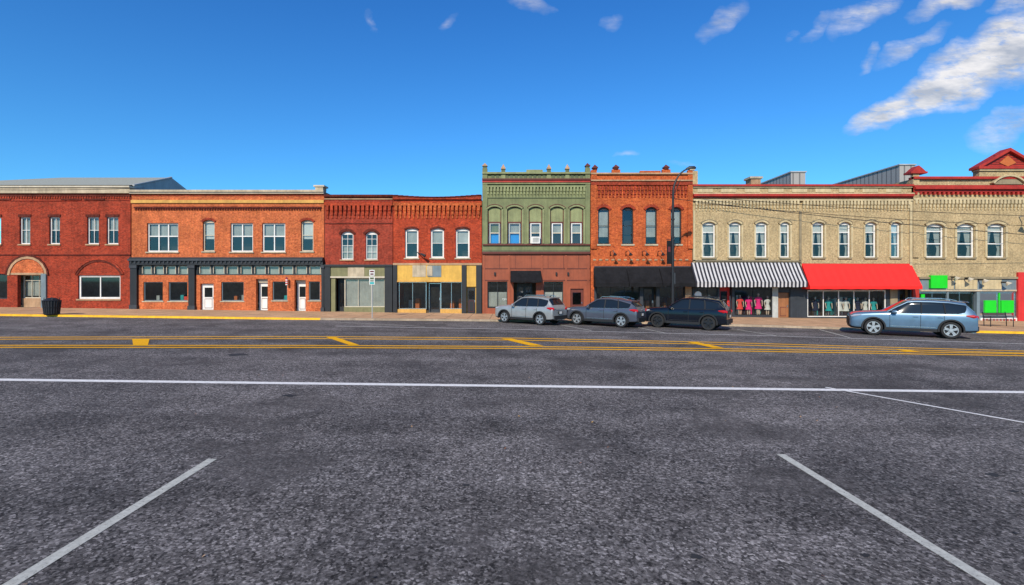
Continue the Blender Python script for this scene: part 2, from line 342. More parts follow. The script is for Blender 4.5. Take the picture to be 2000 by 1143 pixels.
    def corbel(s,u0,u1,v0,v1,step,m,pr=.12):
        h=v1-v0
        s.row(u0,u1,v0,v0+h*.4,step,.62,pr,m); s.row(u0,u1,v0+h*.4,v0+h*.72,step,.5,pr*.66,m); s.row(u0,u1,v0+h*.72,v1,step,.34,pr*.33,m)
    def finial(s,u,v,m,m2,w=8,h=12):
        x=FX(u); z=FZ(v); a=w*S/2
        s.t.box(x-a*.8,x+a*.8,D-.1,D+.25,z-.02,z+h*S*.35,m)
        s.t.box(x-a*1.1,x+a*1.1,D-.16,D+.31,z+h*S*.35,z+h*S*.5,m2)
        zt=z+h*S*.5; c=(x,D+.07,z+h*S); q=[(x-a,D-.12,zt),(x+a,D-.12,zt),(x+a,D+.27,zt),(x-a,D+.27,zt)]
        for i in range(4): s.t.poly([q[i],q[(i+1)%4],c],m2)
    def awning(s,x0,x1,vt,zf,zv,out,m,nseg=1,scal=0):
        a=MB('awning',s.e); zt=FZ(vt); y1=D-.03; y0=D-out
        g=.04
        for i in range(nseg):
            p=x0+(x1-x0)*i/nseg+(g if i else 0); q=x0+(x1-x0)*(i+1)/nseg
            K=6; J=max(4,int((q-p)/.6))
            def P(tx,t):
                sag=.035+.02*math.sin(tx*J*math.pi)**2
                return (p+(q-p)*tx,y1+(y0-y1)*t,zt+(zf-zt)*t-sag*math.sin(math.pi*t))
            for c in range(J*2):
                for t in range(K): a.poly([P(c/J/2,t/K),P((c+1)/J/2,t/K),P((c+1)/J/2,(t+1)/K),P(c/J/2,(t+1)/K)],m)
                za=zv+.015*math.sin(c*1.7); zb=zv+.015*math.sin((c+1)*1.7); xa=p+(q-p)*c/J/2; xb=p+(q-p)*(c+1)/J/2
                a.poly([(xa,y0,zf),(xb,y0,zf),(xb,y0+.02,zb),(xa,y0+.02,za)],m)
            a.poly([(p,y1,zt),(p,y0,zf),(p,y0,zv),(p,y1,zv)],m); a.poly([(q,y1,zt),(q,y0,zf),(q,y0,zv),(q,y1,zv)],m)
        return a.build()
    def done(s):
        for k in 'wtfgsri': getattr(s,k).build()
def metalbox(b,px0,px1,Y,ptop,back,m='ribbed'):
    x0=(px0-1000)*Y/1000; x1=(px1-1000)*Y/1000; z=H0+(549-ptop)*Y/1000
    b.r.box(x0,x1,Y,Y+back,FZ(b.vt)-1,z,m); b.r.box(x0-.08,x1+.08,Y-.08,Y+back+.08,z,z+.1,'metal')

# ================================================================ A  red brick (far left)
b=Bld('brick_building',-150,255,378,'brickA')
up=[(-70,-50),(-20,2),(38,59),(96,117),(170,193),(208,231)]
ops=[(a,c,424,477) for a,c in up]+[(-30,14,535,584),(34,82,537,GV(60)),(152,235,538,584),(-140,-60,538,584)]
b.wall(378,650,ops,'brickA')
for a,c in up:
    b.win(a,c,424,477,'white',cols=2,rows=(.48,),fw=2.2,blind=(0.02,random.choice([.5,.95]),'curtain')); b.sill(a,c,477,'sand',2.5); b.t.e(a-2,c+2,419,424,.05,.02,'darkbrick')
b.win(152,235,538,584,'white',rows=(),colpos=(.5,),fw=3.5,mw=2); b.sill(152,235,584,'sand',3)
b.win(-140,-60,538,584,'white',rows=(),colpos=(.5,),fw=3.5)
b.win(-30,14,535,584,'charcoal',rows=(),fw=2)
b.win(34,82,537,583,'cream',rows=(.22,),colpos=(.33,.66),fw=2,rec=.5,blind=(0.2,.9,'curtain')); b.s.e(34,82,583,GV(60)+2,-.4,.6,'sand')
b.hood(20,88,506,32,5,'sand',.06); b.hood(20,88,506,32,3.0,'darkbrick',.09,5.5)
P=b.arc(21,87,507,30,12); b.s.prism([(FX(p[0]),FZ(p[1])) for p in P]+[(FX(87),FZ(536.7)),(FX(21),FZ(536.7))],D-.03,D+.02,'brickB')
b.s.e(22,86,533,537,.06,.02,'sand')
b.hood(152,236,512,26,4,'darkbrick',.05); b.hood(152,236,512,26,3.0,'brickA',.09,4.6)
b.s.e(82.3,92,535,GV(90)+2,.12,.02,'blueg')
b.t.e(-150,256,367,378,.16,.35,'stone'); b.t.e(-150,257,364,367,.26,.4,'cream')
b.t.e(-150,255,381,384,.06,.02,'darkbrick')
for k in ((-140,-40),(-30,22),(120,160),(165,205)): b.t.e(k[0],k[1],388,391,.05,.02,'darkbrick')
b.row(-150,255,384,388,5,.5,.05,'brickA'); b.t.e(-150,255,497,499.5,.05,.02,'darkbrick')
xe=-29.8; ez=10.25; rz=11.75
R=[(-48,40.3,ez),(xe,40.3,ez),(xe,44.8,rz),(-39.4,44.8,rz)]
b.r.poly(R,'seam'); b.r.poly([(xe,44.8,rz),(-39.4,44.8,rz),(-48,49.5,ez),(xe,49.5,ez)],'seam'); b.r.poly([(-48,40.3,ez),(-39.4,44.8,rz),(-48,49.5,ez)],'seam')
b.r.poly([(xe,40.3,ez),(xe,44.8,rz),(xe,49.5,ez),(xe,49.5,8.5),(xe,40.3,8.5)],'metal')
b.r.tube([(xe,40.3,ez),(xe,44.8,rz)],.09,'metal',6)
b.done()
# ================================================================ B  orange brick
b=Bld('brick_building',257,633,374,'sand')
tri=(287,348,436,492); W=[tri,(450,494,436,492),(512,557,436,492)]; NW=[(396,419,430,491),(588,612,430,491)]
gl=lambda u:GV(u)
low=[(280,318,551,588),(329,366,551,588),(432,476,551,588),(532,561,550,587),(603,625,550,587)]
drs=[(391,417,554,gl(404)),(500,523,545,gl(510)),(575,597,547,gl(586))]
trans=[(275,370,518,537),(387,629,518,537)]
b.wall(374,516,W+NW,'brickB'); b.wall(537.2,650,low+drs,'brickB')
for w in W: b.win(*w,'white',colpos=(.333,.667) if w is tri else (.5,),rows=(.45,),fw=2.5,mw=2,blind=(.03,.45,'curtain')); b.sill(w[0],w[1],492,'stone',2.5)
for w in NW: b.win(*w,'cream',rows=(.48,),fw=2.2,arch=5,wm='brickB',blind=(.05,.6,'blind')); b.sill(w[0],w[1],491,'stone',2.5); b.hood(w[0],w[1],430,5,4,'brickA',.06)
for w in low: b.win(*w,'blueg',rows=(),fw=1.6,rec=.1); b.sill(w[0],w[1],w[3],'stone',2,.05)
for u,v,mm in ((290,578,'curtain'),(338,577,'teal'),(345,580,'coral'),(445,579,'orangeb'),(460,577,'curtain'),(545,578,'teal')): b.i.box(FX(u),FX(u+6),D+.9,D+1.2,FZ(588),FZ(v),mm)
b.door(391.5,416.5,554.5,gl(404),'white'); b.door(501,522,552,gl(510),'white',rec=.45); b.door(576,596,552,gl(586),'white',rec=.45)
for t in drs[1:]: b.s.box(FX(t[0]),FX(t[1]),D+.3,D+.85,FZ(552),FZ(545),'cream')
b.t.e(255.5,634,372,376,.3,.34,'stone'); b.t.e(256,633.5,376,379,.2,.02,'cream'); b.t.e(257,633,391,397,.1,.02,'ochre'); b.t.e(257,633,381,383,.04,.02,'brickA')
b.t.e(263,628,404,407,.1,.02,'darkbrick'); b.row(263,628,407,411,5,.5,.08,'darkbrick')
b.t.e(618,633,366,372,.25,.5,'stone'); b.t.e(615,636,363,366,.32,.6,'cream')
b.t.e(256.5,633,506,510,.42,.02,'charcoal'); b.t.e(257,633,510,517.8,.28,.3,'black'); b.t.e(257,633,503,506,.3,.02,'black')
b.row(258,632,510.2,514,8,.3,.36,'charcoal')
for p in ((257,270),(370.5,382.5),(629.2,634)):
    b.s.e(p[0],p[1],517.8,GV(p[0])+4,.18,.3,'black'); b.s.e(p[0]-1,p[1]+1,GV(p[0])-8,GV(p[0])+4,.24,.02,'charcoal'); b.s.e(p[0]-1,p[1]+1,518,524,.25,.02,'charcoal')
for t in trans:
    n=4 if t[0]==275 else 9
    b.win(t[0],t[1],518,537,'black',cols=n,rows=(),fw=1.2,mw=5,rec=.02,blind=(.05,.95,'curtain'))
    b.f.e(t[0]+1,t[1]-1,535.6,537.1,.03,.1,'charcoal')
    st=(t[1]-t[0])/n
    for i in range(n): 
        for q in (t[0]+i*st+2.6,t[0]+(i+1)*st-3.6): b.f.e(q,q+1,520,534.5,.015,.05,'cream')
        b.f.e(t[0]+i*st+3.6,t[0]+(i+1)*st-3.6,519.3,520.6,.012,.05,'cream')
b.s.e(270,275,518,537.1,.02,.25,'black'); b.s.e(382.5,387,518,537.1,.02,.25,'black')
bp=b.s; 
for i in range(6): bp.tube([(FX(563),D-.28,FZ(557-i*2.2)),(FX(563),D-.28,FZ(557-(i+1)*2.2))],.09,'red' if i%2 else 'white',8)
bp.tube([(FX(563),D-.28,FZ(543.8)),(FX(563),D-.28,FZ(542))],[.11,.04],'chrome',8); bp.box(FX(562.5),FX(563.5),D-.2,D,FZ(556),FZ(555),'chrome')
b.done()
# ================================================================ C crimson brick
b=Bld('brick_building',634,767,384,'brickC')
W=[(666,690,452,507),(714,737,452,507)]
b.wall(384,517,W,'brickC'); 
for w in W: b.win(*w,'white',cols=2,rows=(.25,.5,.75),fw=2,arch=7,wm='brickC',mw=.7,blind=(.5,.97,'curtain')); b.hood(w[0],w[1],452,7,5,'darkbrick',.07); b.sill(w[0],w[1],507,'sand',2.5)
b.t.e(633.8,768,381,385,.2,.34,'darkbrick'); b.t.e(634,767,388,390,.08,.02,'sand'); b.t.e(634,767,396,402,.16,.02,'brickD'); b.corbel(636,766,402,427,8.6,'brickD',.2)
b.t.e(634,767,436,437.5,.04,.02,'darkbrick')
b.s.e(634,767,517,521,.2,.02,'black'); b.s.e(645,757,521,541,.06,.25,'olive'); b.s.e(646,756,540,543,.12,.02,'cream')
for p in ((634.2,646),(752,766.8)): b.s.e(p[0],p[1],521,GV(p[0])+4,.14,.3,'black')
b.s.e(646,655,543,GV(650)+3,.02,.25,'olive'); b.s.e(680,712,521.5,540,.09,.02,'stone')
b.win(672,752,543,600,'cream',rows=(.02,),colpos=(.33,.67),fw=1.8,rec=.1,blind=(.05,.98,'curtain')); b.s.e(672,752,600,GV(700)+3,.03,.3,'olive')
b.door(656,672,544,GV(664),'black',rec=.5,plo=.85)
b.done()
# ================================================================ D scarlet brick
b=Bld('brick_building',768,941,389,'brickD')
W=[(791,817,446,504),(841,867,446,504),(890,917,446,504)]
b.wall(389,517,W,'brickD')
for w in W: b.win(*w,'white',rows=(.5,),fw=3,arch=4,wm='brickD',blind=(.03,.5,'curtain')); b.hood(w[0],w[1],446,4,3,'darkbrick',.06); b.sill(w[0],w[1],504,'stone',2.5)
for i in range(17):
    u0=768+i*10.15; t=(i+.5)/17; v=383+4*math.sin(math.pi*min(1,t*1.05)); b.t.e(u0,u0+10.1,v,390,.16,.34,'brickA'); b.t.e(u0,u0+10.15,v-2,v,.22,.36,'darkbrick')
b.t.e(768,941,396,402,.16,.02,'brickF'); b.corbel(770,939,402,427,8.6,'brickF',.2); b.t.e(768,941,514,518,.1,.02,'sand')
b.s.e(768.2,776,518,GV(770)+4,.14,.3,'black'); b.s.e(776,902,518,549,.06,.25,'yellowp'); b.s.e(776,902,548,551,.12,.1,'ochre')
b.s.e(806,832,518.5,541,.09,.02,'stone'); b.s.e(836,862,519,541,.095,.02,'blueg'); b.s.e(834,845,520,539,.13,.02,'stone')
b.win(778,832,551,604,'chrome',rows=(),colpos=(.5,),fw=1.2,rec=.2); b.s.e(776,832,604,GV(800)+3,.02,.3,'ochre')
b.door(834,858,553,GV(846),'charcoal','chrome',rec=.9,plo=.9,inset=.16)
b.win(860,902,551,604,'chrome',rows=(),colpos=(.5,),fw=1.2,rec=.2); b.s.e(860,902,604,GV(880)+3,.02,.3,'ochre')
for p in ((902,911),(930,940.8)): b.s.e(p[0],p[1],518,GV(p[0])+4,.14,.3,'black')
b.s.e(911,930,518,560,.02,.25,'yellowp'); b.door(911.2,929.8,560.2,GV(920),'black','yellowp',rec=.1,plo=.45)
b.s.tube([(FX(815),D,FZ(493)),(FX(825),D-.5,FZ(498)),(FX(833),D-.6,FZ(500))],.035,'black',6); b.s.tube([(FX(824),D-.5,FZ(496)),(FX(833),D-.6,FZ(501))],[.06,.13],'black',8)
for u in (786,800,872,890): b.i.box(FX(u),FX(u+8),D+2.4,D+3.2,FZ(612),FZ(585+random.random()*10),'orangeb' if u%3 else 'curtain')
b.done()
# ================================================================ E sage green building
b=Bld('green_building',942,1152.5,340,'green')
W=[(953,979),(991,1019),(1033,1059),(1075,1101),(1113,1139)]
ops=[(a,c,404,477) for a,c in W]
b.wall(340,494,ops,'green')
for i,(a,c) in enumerate(W):
    b.win(a,c,404,477,'brownd',rows=(),fw=1.6,arch=5,wm='green',glass='glass',mw=.8)
    b.s.e(a+1.6,c-1.6,406,433,-.11,.2,'greenl'); b.s.e(a+1.6,c-1.6,433,436,-.10,.2,'brownd')
    fm='white' if i>1 else 'curtain'
    b.s.e(a+3,a+5,436,475.2,-.105,.2,fm); b.s.e(c-5,c-3,436,475.2,-.105,.2,fm); b.s.e(a+5,c-5,454,456,-.106,.2,'cream'); b.s.e(a+5,c-5,436,437.5,-.106,.2,fm)
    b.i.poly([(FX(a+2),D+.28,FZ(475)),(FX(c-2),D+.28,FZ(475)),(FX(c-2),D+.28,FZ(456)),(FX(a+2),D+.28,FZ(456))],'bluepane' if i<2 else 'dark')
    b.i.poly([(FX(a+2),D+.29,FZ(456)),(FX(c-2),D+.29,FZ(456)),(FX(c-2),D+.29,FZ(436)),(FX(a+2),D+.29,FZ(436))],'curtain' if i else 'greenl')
    b.hood(a,c,404,5,3.2,'greenl',.09); b.hood(a,c,404,5,1.2,'brownd',.12,3.8); b.t.e(a-3.6,a-.6,409,476,.07,.02,'greenl'); b.t.e(c+.6,c+3.6,409,476,.07,.02,'greenl')
b.s.e(1038,1054,463,476,.28,.2,'white'); b.s.e(1040,1052,465,474,.29,.02,'curtain')
b.t.e(943,1152,477,479.5,.14,.02,'brownd'); b.t.e(943,1152,489,492,.1,.02,'greend'); b.t.e(942,1152.5,492,496,.2,.02,'brownd')
b.t.e(942,1152.5,337,340.5,.2,.34,'greenl'); b.t.e(942,1152.4,350,352.5,.3,.02,'brownd'); b.t.e(942,1152.4,352.5,357,.2,.02,'redtrim'); b.t.e(942,1152.5,357,360,.14,.02,'greenl')
b.row(958,1140,342,349,9.3,.6,.05,'greend')
b.t.e(950,1144,363,366,.16,.02,'greenl'); b.corbel(950,1144,366,386,6.4,'greenl',.16); b.t.e(950,1144,386,387.5,.05,.02,'greend')
for p in ((942.2,952),(1143,1152.2)): b.t.e(p[0],p[1],329,349.8,.12,.2,'green'); b.t.e(p[0],p[1],357,476.8,.1,.02,'green')
b.finial(947,329,'greend','sand',9,11); b.finial(1147.5,329,'greend','brownd',9,11)
for u in (983,1072,1108): b.t.e(u-4,u+4,331,349.8,.09,.02,'greenl'); b.finial(u,337,'greend','sand',8,17)
b.t.e(1028,1060,332,337,.1,.1,'greenl')
ops=[(952,991,550,602),(1003,1047,552,GV(1020)),(1062,1100,550,602),(1114,1140,564,GV(1120))]
b.wall(496,650,ops,'brown')
for v in (524,547): b.t.e(943,1152,v,v+1.5,.035,.02,'brownd')
for u in (944,993,1057,1104,1147): b.t.e(u,u+3,498,GV(u)+3,.05,.02,'brown')
for u in (975,1006,1038,1070,1100,1130): b.t.e(u,u+.7,498,524,.02,.02,'brownd')
for w in (ops[0],ops[2]): b.win(*w,'black',rows=(.15,),colpos=(.5,),fw=1.5,rec=.1,blind=(.4,.95,'curtain'))
b.door(1010,1025,553,GV(1018),'black',rec=.7,plo=.85); b.door(1025,1040,553,GV(1032),'black',rec=.7,plo=.85)
b.door(1114,1140,564,GV(1127),'brownd',rec=.1,plo=.6)
b.awning(FX(997),FX(1056.5),529,FZ(549)+.02,FZ(549)-.12,.9,'fabblack')
for u in (965,1085,1108): b.s.e(u,u+3,532,538,.15,.01,'black')
b.done()
# ================================================================ F rust brick
b=Bld('brick_building',1153.5,1352,340,'brickF')
W=[(1168,1190),(1215,1237),(1261,1283),(1310,1331)]
b.wall(340,520,[(a,c,405,477) for a,c in W],'brickF')
for a,c in W: b.win(a,c,405,477,'black',rows=(.5,),fw=2,arch=6,wm='brickF',blind=(.12,.8,'curtain') if a!=1215 else None); b.hood(a,c,405,6,5,'brickA',.08); b.sill(a,c,477,'stone',3)
b.t.e(1153.5,1352,352,354.5,.2,.02,'sand'); b.t.e(1153.5,1352,338,341,.16,.34,'sand'); b.t.e(1153.5,1352,356,362,.14,.02,'brickA'); b.corbel(1166,1342,364,386,7,'brickA',.18)
for p in ((1154,1165),(1343,1352)): b.t.e(p[0],p[1],333,486,.12,.2,'brickF')
b.finial(1162,333,'darkbrick','brownd',10,12)
for u in (1203,1301): b.t.e(u-8,u+8,331.5,337.9,.1,.2,'brickF'); b.finial(u,332,'darkbrick','brownd',11,11)
b.t.e(1250,1290,334,338,.05,.2,'brickF')
for u in range(1158,1350,12): b.t.e(u,u+6,506,509,.05,.02,'sand')
for u in (1192,1222,1254,1284):
    b.s.tube([(FX(u),D,FZ(500)),(FX(u)-.05,D-.35,FZ(492)),(FX(u)+.1,D-.7,FZ(491)),(FX(u)+.18,D-.8,FZ(497))],.03,'black',6); b.s.tube([(FX(u)+.18,D-.8,FZ(495)),(FX(u)+.2,D-.84,FZ(500))],[.05,.17],'black',10)
ops=[(1165,1250,556,602),(1256,1282,556,GV(1270)),(1288,1338,556,602)]
b.wall(520,650,ops,'charcoal')
b.win(*ops[0],'black',rows=(),colpos=(.33,.66),fw=1.5); b.door(1257,1281,557,GV(1270),'black',rec=.5,plo=.9); b.win(*ops[2],'black',rows=(),colpos=(.5,),fw=1.5)
b.t.e(1338,1350,556,GV(1345)+3,.1,.02,'sand'); b.t.e(1153.6,1160,520,GV(1155)+3,.1,.02,'brickF')
b.awning(6.35,14.0,522,FZ(553),FZ(560),1.1,'fabblack',3)
for u in range(1170,1336,9): b.i.box(FX(u),FX(u+4+random.random()*3),D+1+random.random()*1.5,D+2.8,FZ(615),FZ(600-random.random()*26),random.choice(['orangeb','curtain','wood','navy','sand']))
b.done()
# ================================================================ G beige building
b=Bld('beige_building',1353,1780,364,'beige')
W=[(1372,1397),(1424,1447),(1476,1498),(1524,1542),(1587,1609),(1639,1661),(1690,1711),(1740,1758)]
b.wall(364,540,[(a,c,434,503) for a,c in W],'beige')
for i,(a,c) in enumerate(W):
    b.win(a,c,434,503,'white',rows=(.27,.62),fw=2.4,arch=5,wm='beige',mw=1.6,blind=(.02,.27,'blind'))
    b.drape(a+2,c-2,450,501)
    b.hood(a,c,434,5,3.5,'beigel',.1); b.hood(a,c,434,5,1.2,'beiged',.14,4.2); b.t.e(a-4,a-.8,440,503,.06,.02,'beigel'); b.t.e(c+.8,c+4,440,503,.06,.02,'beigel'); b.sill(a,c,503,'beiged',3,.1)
b.t.e(1352.5,1781,361,364.5,.22,.34,'redtrim'); b.t.e(1353,1780,364.5,367,.12,.02,'beigel'); b.t.e(1353,1780,378,380,.24,.02,'beigel'); b.t.e(1353,1780,380,384.5,.32,.02,'redtrim'); b.t.e(1353,1780,384.5,387,.14,.02,'redtrim')
b.t.e(1353,1780,390,393,.2,.02,'beigel'); b.corbel(1356,1560,393,412,6.6,'beigel',.2); b.corbel(1565,1776,393,412,6.6,'beigel',.2)
b.t.e(1560,1564.5,412,513,.1,.02,'beiged'); b.t.e(1775,1780,393,535,.12,.02,'beigel'); b.t.e(1353.2,1357,412,513,.1,.02,'beigel')
for u in range(1362,1770,46): b.t.e(u,u+30,369,375.5,.04,.02,'beigel')
b.t.e(1353,1562,508,511,.1,.02,'beiged')
ops=[(1362,1402,562,612),(1406,1430,560,GV(1418)),(1434,1508,564,616),(1520,1542,571,GV(1530)),(1577,1730,567,619),(1757,1778,566,GV(1765))]
b.wall(540,650,ops,'charcoal')
b.win(*ops[0],'black',rows=(),colpos=(.5,),fw=1.3,rec=.04); b.door(1407,1429,561,GV(1418),'red',rec=.4,plo=.88); b.win(*ops[2],'black',rows=(),colpos=(.5,),fw=1.3,rec=.02)
b.door(1520.5,1541.5,572,GV(1530),'wood',rec=.1,pan='wood')
b.win(*ops[4],'white',rows=(),colpos=(.2,.4,.6,.8),fw=1.6,rec=.02,mw=1.4); b.door(1758,1777,566.5,GV(1766),'black',rec=.5,plo=.85)
b.t.e(1738,1752,555,GV(1745)+2,.06,.02,'beiged'); b.t.e(1543,1560,560,GV(1550)+2,.06,.02,'charcoal'); b.t.e(1508,1519,560,GV(1515)+2,.06,.02,'curtain')
b.awning(13.95,22.45,513,FZ(552)+.05,FZ(563)+.1,1.15,'striped'); b.awning(22.62,31.15,515,FZ(559),FZ(567)+.1,1.15,'fabred')
metalbox(b,1545,1573,43,337,8); metalbox(b,1757,1787,43,323,11); b.r.box(.467*43,.486*43,43,44,9,H0+.200*43,'sand'); b.r.box(.464*43,.489*43,42.9,44.1,H0+.200*43,H0+.204*43,'stone')
b.r.box(14.1,14.7,40.5,42,9,H0+(549-334)*.0405,'beige')
for u in range(1438,1506,6): b.i.box(FX(u),FX(u+4),D+1.2+random.random()*.8,D+2.8,FZ(616),FZ(590-random.random()*14),random.choice(['pink','white','orangeb','navy','teal','coral','blind']))
for u in range(1364,1400,6): b.i.box(FX(u),FX(u+4),D+.5,D+.9,FZ(616),FZ(575+random.random()*20),random.choice(['curtain','white','coral','sand']))
b.s.tube([(FX(1363),D-.05,FZ(576)),(FX(1363),D+.02,FZ(576))],.28,'white',18)
for u in range(1582,1728,8): b.i.box(FX(u),FX(u+5),D+1.3+random.random()*.6,D+2.9,FZ(618),FZ(589-random.random()*8),random.choice(['navy','curtain','teal','sand','white','dark']))
b.i.box(FX(1580),FX(1728),D+1.3,D+1.36,FZ(571),FZ(569),'white')
b.done()
# ================================================================ H beige building with red pediment
b=Bld('beige_building',1781,2180,350,'beige')
W=[(1809,1843),(1869,1903),(1928,1962),(2010,2040),(2070,2100)]
b.wall(350,541,[(a,c,437,503) for a,c in W],'beige')
for a,c in W:
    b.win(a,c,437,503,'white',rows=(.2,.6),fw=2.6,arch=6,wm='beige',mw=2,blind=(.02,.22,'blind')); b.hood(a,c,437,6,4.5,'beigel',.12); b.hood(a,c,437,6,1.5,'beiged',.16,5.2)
    b.drape(a+2,c-2,450,501)
    b.t.e(a-5,a-1,443,503,.07,.02,'beigel'); b.t.e(c+1,c+5,443,503,.07,.02,'beigel'); b.sill(a,c,503,'beiged',3,.12)
b.t.e(1781,2180,346,350.5,.25,.34,'redtrim'); b.t.e(1781,2180,363,367,.3,.02,'redtrim'); b.t.e(1781,2180,367,371,.42,.02,'redtrim'); b.t.e(1781,2180,371,376,.2,.02,'redtrim')
b.t.e(1781,2180,388,391,.2,.02,'beigel'); b.corbel(1783,2178,391,410,7.2,'beigel',.2)
for i in range(44): b.t.e(1784+i*9,1788+i*9,376,381,.22,.02,'redtrim')
b.t.e(1781,1793,340,503,.14,.05,'beige')
z0=FZ(340); b.t.box(FX(1774),FX(1806),D-.3,D+.5,z0,z0+.14,'redtrim'); b.t.prism([(FX(1776),z0+.14),(FX(1804),z0+.14),(FX(1797),z0+.4),(FX(1790),z0+.62),(FX(1783),z0+.4)],D-.25,D+.45,'redtrim')
b.t.e(1909,2021,331,346,.16,.4,'beige')
b.t.e(1903,2027,327,331.5,.4,.5,'redtrim'); b.t.e(1907,2023,331.5,335,.3,.42,'beigel')
pz=[(FX(1908),FZ(327)),(FX(2022),FZ(327)),(FX(1965),FZ(297))]; b.t.prism(pz,D-.1,D+.4,'redtrim')
for sgn in (-1,1):
    x0=FX(1965+sgn*62); xm=FX(1965); b.t.prism([(x0,FZ(327)),(x0-sgn*.35,FZ(327)),(xm,FZ(297)),(xm,FZ(291))],D-.38,D+.5,'redtrim')
b.t.prism([(FX(1949),FZ(319)),(FX(1965),FZ(326)),(FX(1981),FZ(319)),(FX(1965),FZ(305))],D-.16,D-.1,'orangeb')
for r in range(6): b.t.e(1925+r*3,2005-r*3,325-r*4.2,326-r*4.2,.13,.02,'brownd')
b.hood(1935,1995,346.5,14,3,'beigel',.35); P=b.arc(1937,1993,348,13); b.t.prism([(FX(p[0]),FZ(p[1])) for p in P],D-.2,D+.1,'beiged')
ops=[(1793,1850,570,618),(1853,1908,570,GV(1880)),(1914,1985,570,618),(2010,2100,560,618)]
b.wall(541,650,ops,'blueg')
b.win(*ops[0],'chrome',rows=(.03,),colpos=(.5,),fw=1.3,glass='glassg',rec=.05); b.win(*ops[1],'chrome',rows=(.03,),colpos=(.5,),fw=1.3,rec=.3,glass='glassg'); b.win(*ops[2],'chrome',rows=(.03,),colpos=(.5,),fw=1.3,rec=.05,glass='glassg'); b.win(*ops[3],'chrome',rows=(.03,),colpos=(.5,),fw=1.3)
b.t.e(1793,1985,541,545,.15,.02,'beiged'); b.t.e(1796,1984,566,569,.08,.02,'stone')
for a,c in ((1850,1862),(1865,1908),(1918,1955)): b.t.e(a,c,546,565,.05,.02,'beigel')
b.s.e(1814,1846,538,563,.22,.0,'vgreen')
for a,c,t in ((1925,1947,587),(1952,1954,572),(1800,1807,575),(1957,1981,587)): b.s.e(a,c,t,611,-.03,.10,'vgreen')
b.t.e(1781.2,1793,541,GV(1787)+3,.12,.02,'redtrim'); b.t.e(1985,2000,532,GV(1990)+4,.16,.02,'red'); b.t.e(1914,1985,621,GV(1950)+3,.06,.02,'white'); b.row(1916,1983,623,632,7,.55,.09,'red')
for u,v in ((1855,543),(1881,545),(1910,548),(1954,553)): b.s.e(u-.6,u+.6,v-3,v,.5,.0,'black'); b.s.tube([(FX(u),D-.5,FZ(v-2)),(FX(u)+.1,D-.6,FZ(v+3))],[.06,.22],'cream',10)
b.s.tube([(FX(1990),D,FZ(424)),(FX(1990),D-.8,FZ(422)),(FX(1985),D-1.2,FZ(428))],.04,'curtain',6); b.s.tube([(FX(1987),D-1.1,FZ(424)),(FX(1985),D-1.3,FZ(431))],[.08,.3],'white',10)
for u in range(1800,1980,14): b.i.box(FX(u),FX(u+9),D+1.6+random.random(),D+3,FZ(625),FZ(595+random.random()*12),random.choice(['curtain','room','sand','teal']))
b.done()

# ================================================================ ground, road, sidewalk
def sheet(name,xs,ys,dz,m):
    mb=MB(name)
    for a,c in zip(xs,xs[1:]):
        for d,e in zip(ys,ys[1:]): mb.poly([(a,d,gz(a)+dz),(c,d,gz(c)+dz),(c,e,gz(c)+dz),(a,e,gz(a)+dz)],m)
    return mb.build()
sheet('ground',[-2000,-90,90,2000],[-2000,-60,120,2000],-.03,'earth')
cp=[(-90,33.2),(-40,32.9),(-14,33.1),(0,34.0),(8,33.7),(16,32.3),(24,30.6),(34,29.6),(90,29.0)]
rd=MB('road')
for (a,ya),(c,yc) in zip(cp,cp[1:]): rd.poly([(a,-40,gz(a)),(c,-40,gz(c)),(c,yc+.3,gz(c)),(a,ya+.3,gz(a))],'asphalt')
rd.build()
sw=MB('sidewalk')
for (a,ya),(c,yc) in zip(cp,cp[1:]):
    sw.poly([(a,ya+.17,gz(a)+.12),(c,yc+.17,gz(c)+.12),(c,D+.1,gz(c)+.12),(a,D+.1,gz(a)+.12)],'concrete')
sw.build()
kb=MB('curb')
fine=[]
for (a,ya),(c,yc) in zip(cp,cp[1:]):
    n=max(1,int((c-a)/1.5))
    for i in range(n): fine.append((a+(c-a)*i/n,ya+(yc-ya)*i/n))
fine.append(cp[-1])
for (a,ya),(c,yc) in zip(fine,fine[1:]):
    m='curby' if (a<-13.5 or a>26.5) else 'curb'
    w=.24
    A=[(a,ya,gz(a)-.02),(c,yc,gz(c)-.02),(c,yc+.02,gz(c)+.13),(a,ya+.02,gz(a)+.13)]; kb.poly(A,m)
    kb.poly([A[3],A[2],(c,yc+w,gz(c)+.13),(a,ya+w,gz(a)+.13)],m)
kb.build()
def strip(mb,pts,w,m,dz=.006):
    P=[Vector(p) for p in pts]; L=[]
    for i,p in enumerate(P):
        d=(P[min(i+1,len(P)-1)]-P[max(i-1,0)]).normalized(); n=Vector((-d.y,d.x))*w/2; L.append((p+n,p-n))
    for (a,b_),(c,d) in zip(L,L[1:]): mb.poly([(q.x,q.y,gz(q.x)+dz) for q in (a,b_,d,c)],m)
mk=MB('road_marking')
a,c=G(0,742),G(2000,766.5); dv=(c-a)/ (c-a).length; strip(mk,[a-dv*30,a,c,c+dv*30],.27,'lwhite')
strip(mk,[G(1612,757),G(2000,826),G(2300,880)],.10,'lwhite',.010)
strip(mk,[G(415,897),G(20,1143),G(-150,1249)],.135,'lworn'); strip(mk,[G(1525,888),G(1940,1143),G(2100,1241)],.135,'lworn')
T=[(-600,668),(0,659),(600,657.5),(1000,660.5),(1400,669),(2000,686),(2700,703)]; Bt=[(-600,676),(0,675),(600,675.2),(1000,677.2),(1400,681.5),(2000,691.5),(2700,706)]
for PL,ds in ((T,(0,4)),(Bt,(0,4))):
    for d in ds: strip(mk,[G(p,q+d) for p,q in PL],.23,'lyellow',.006 if PL is T else .010)
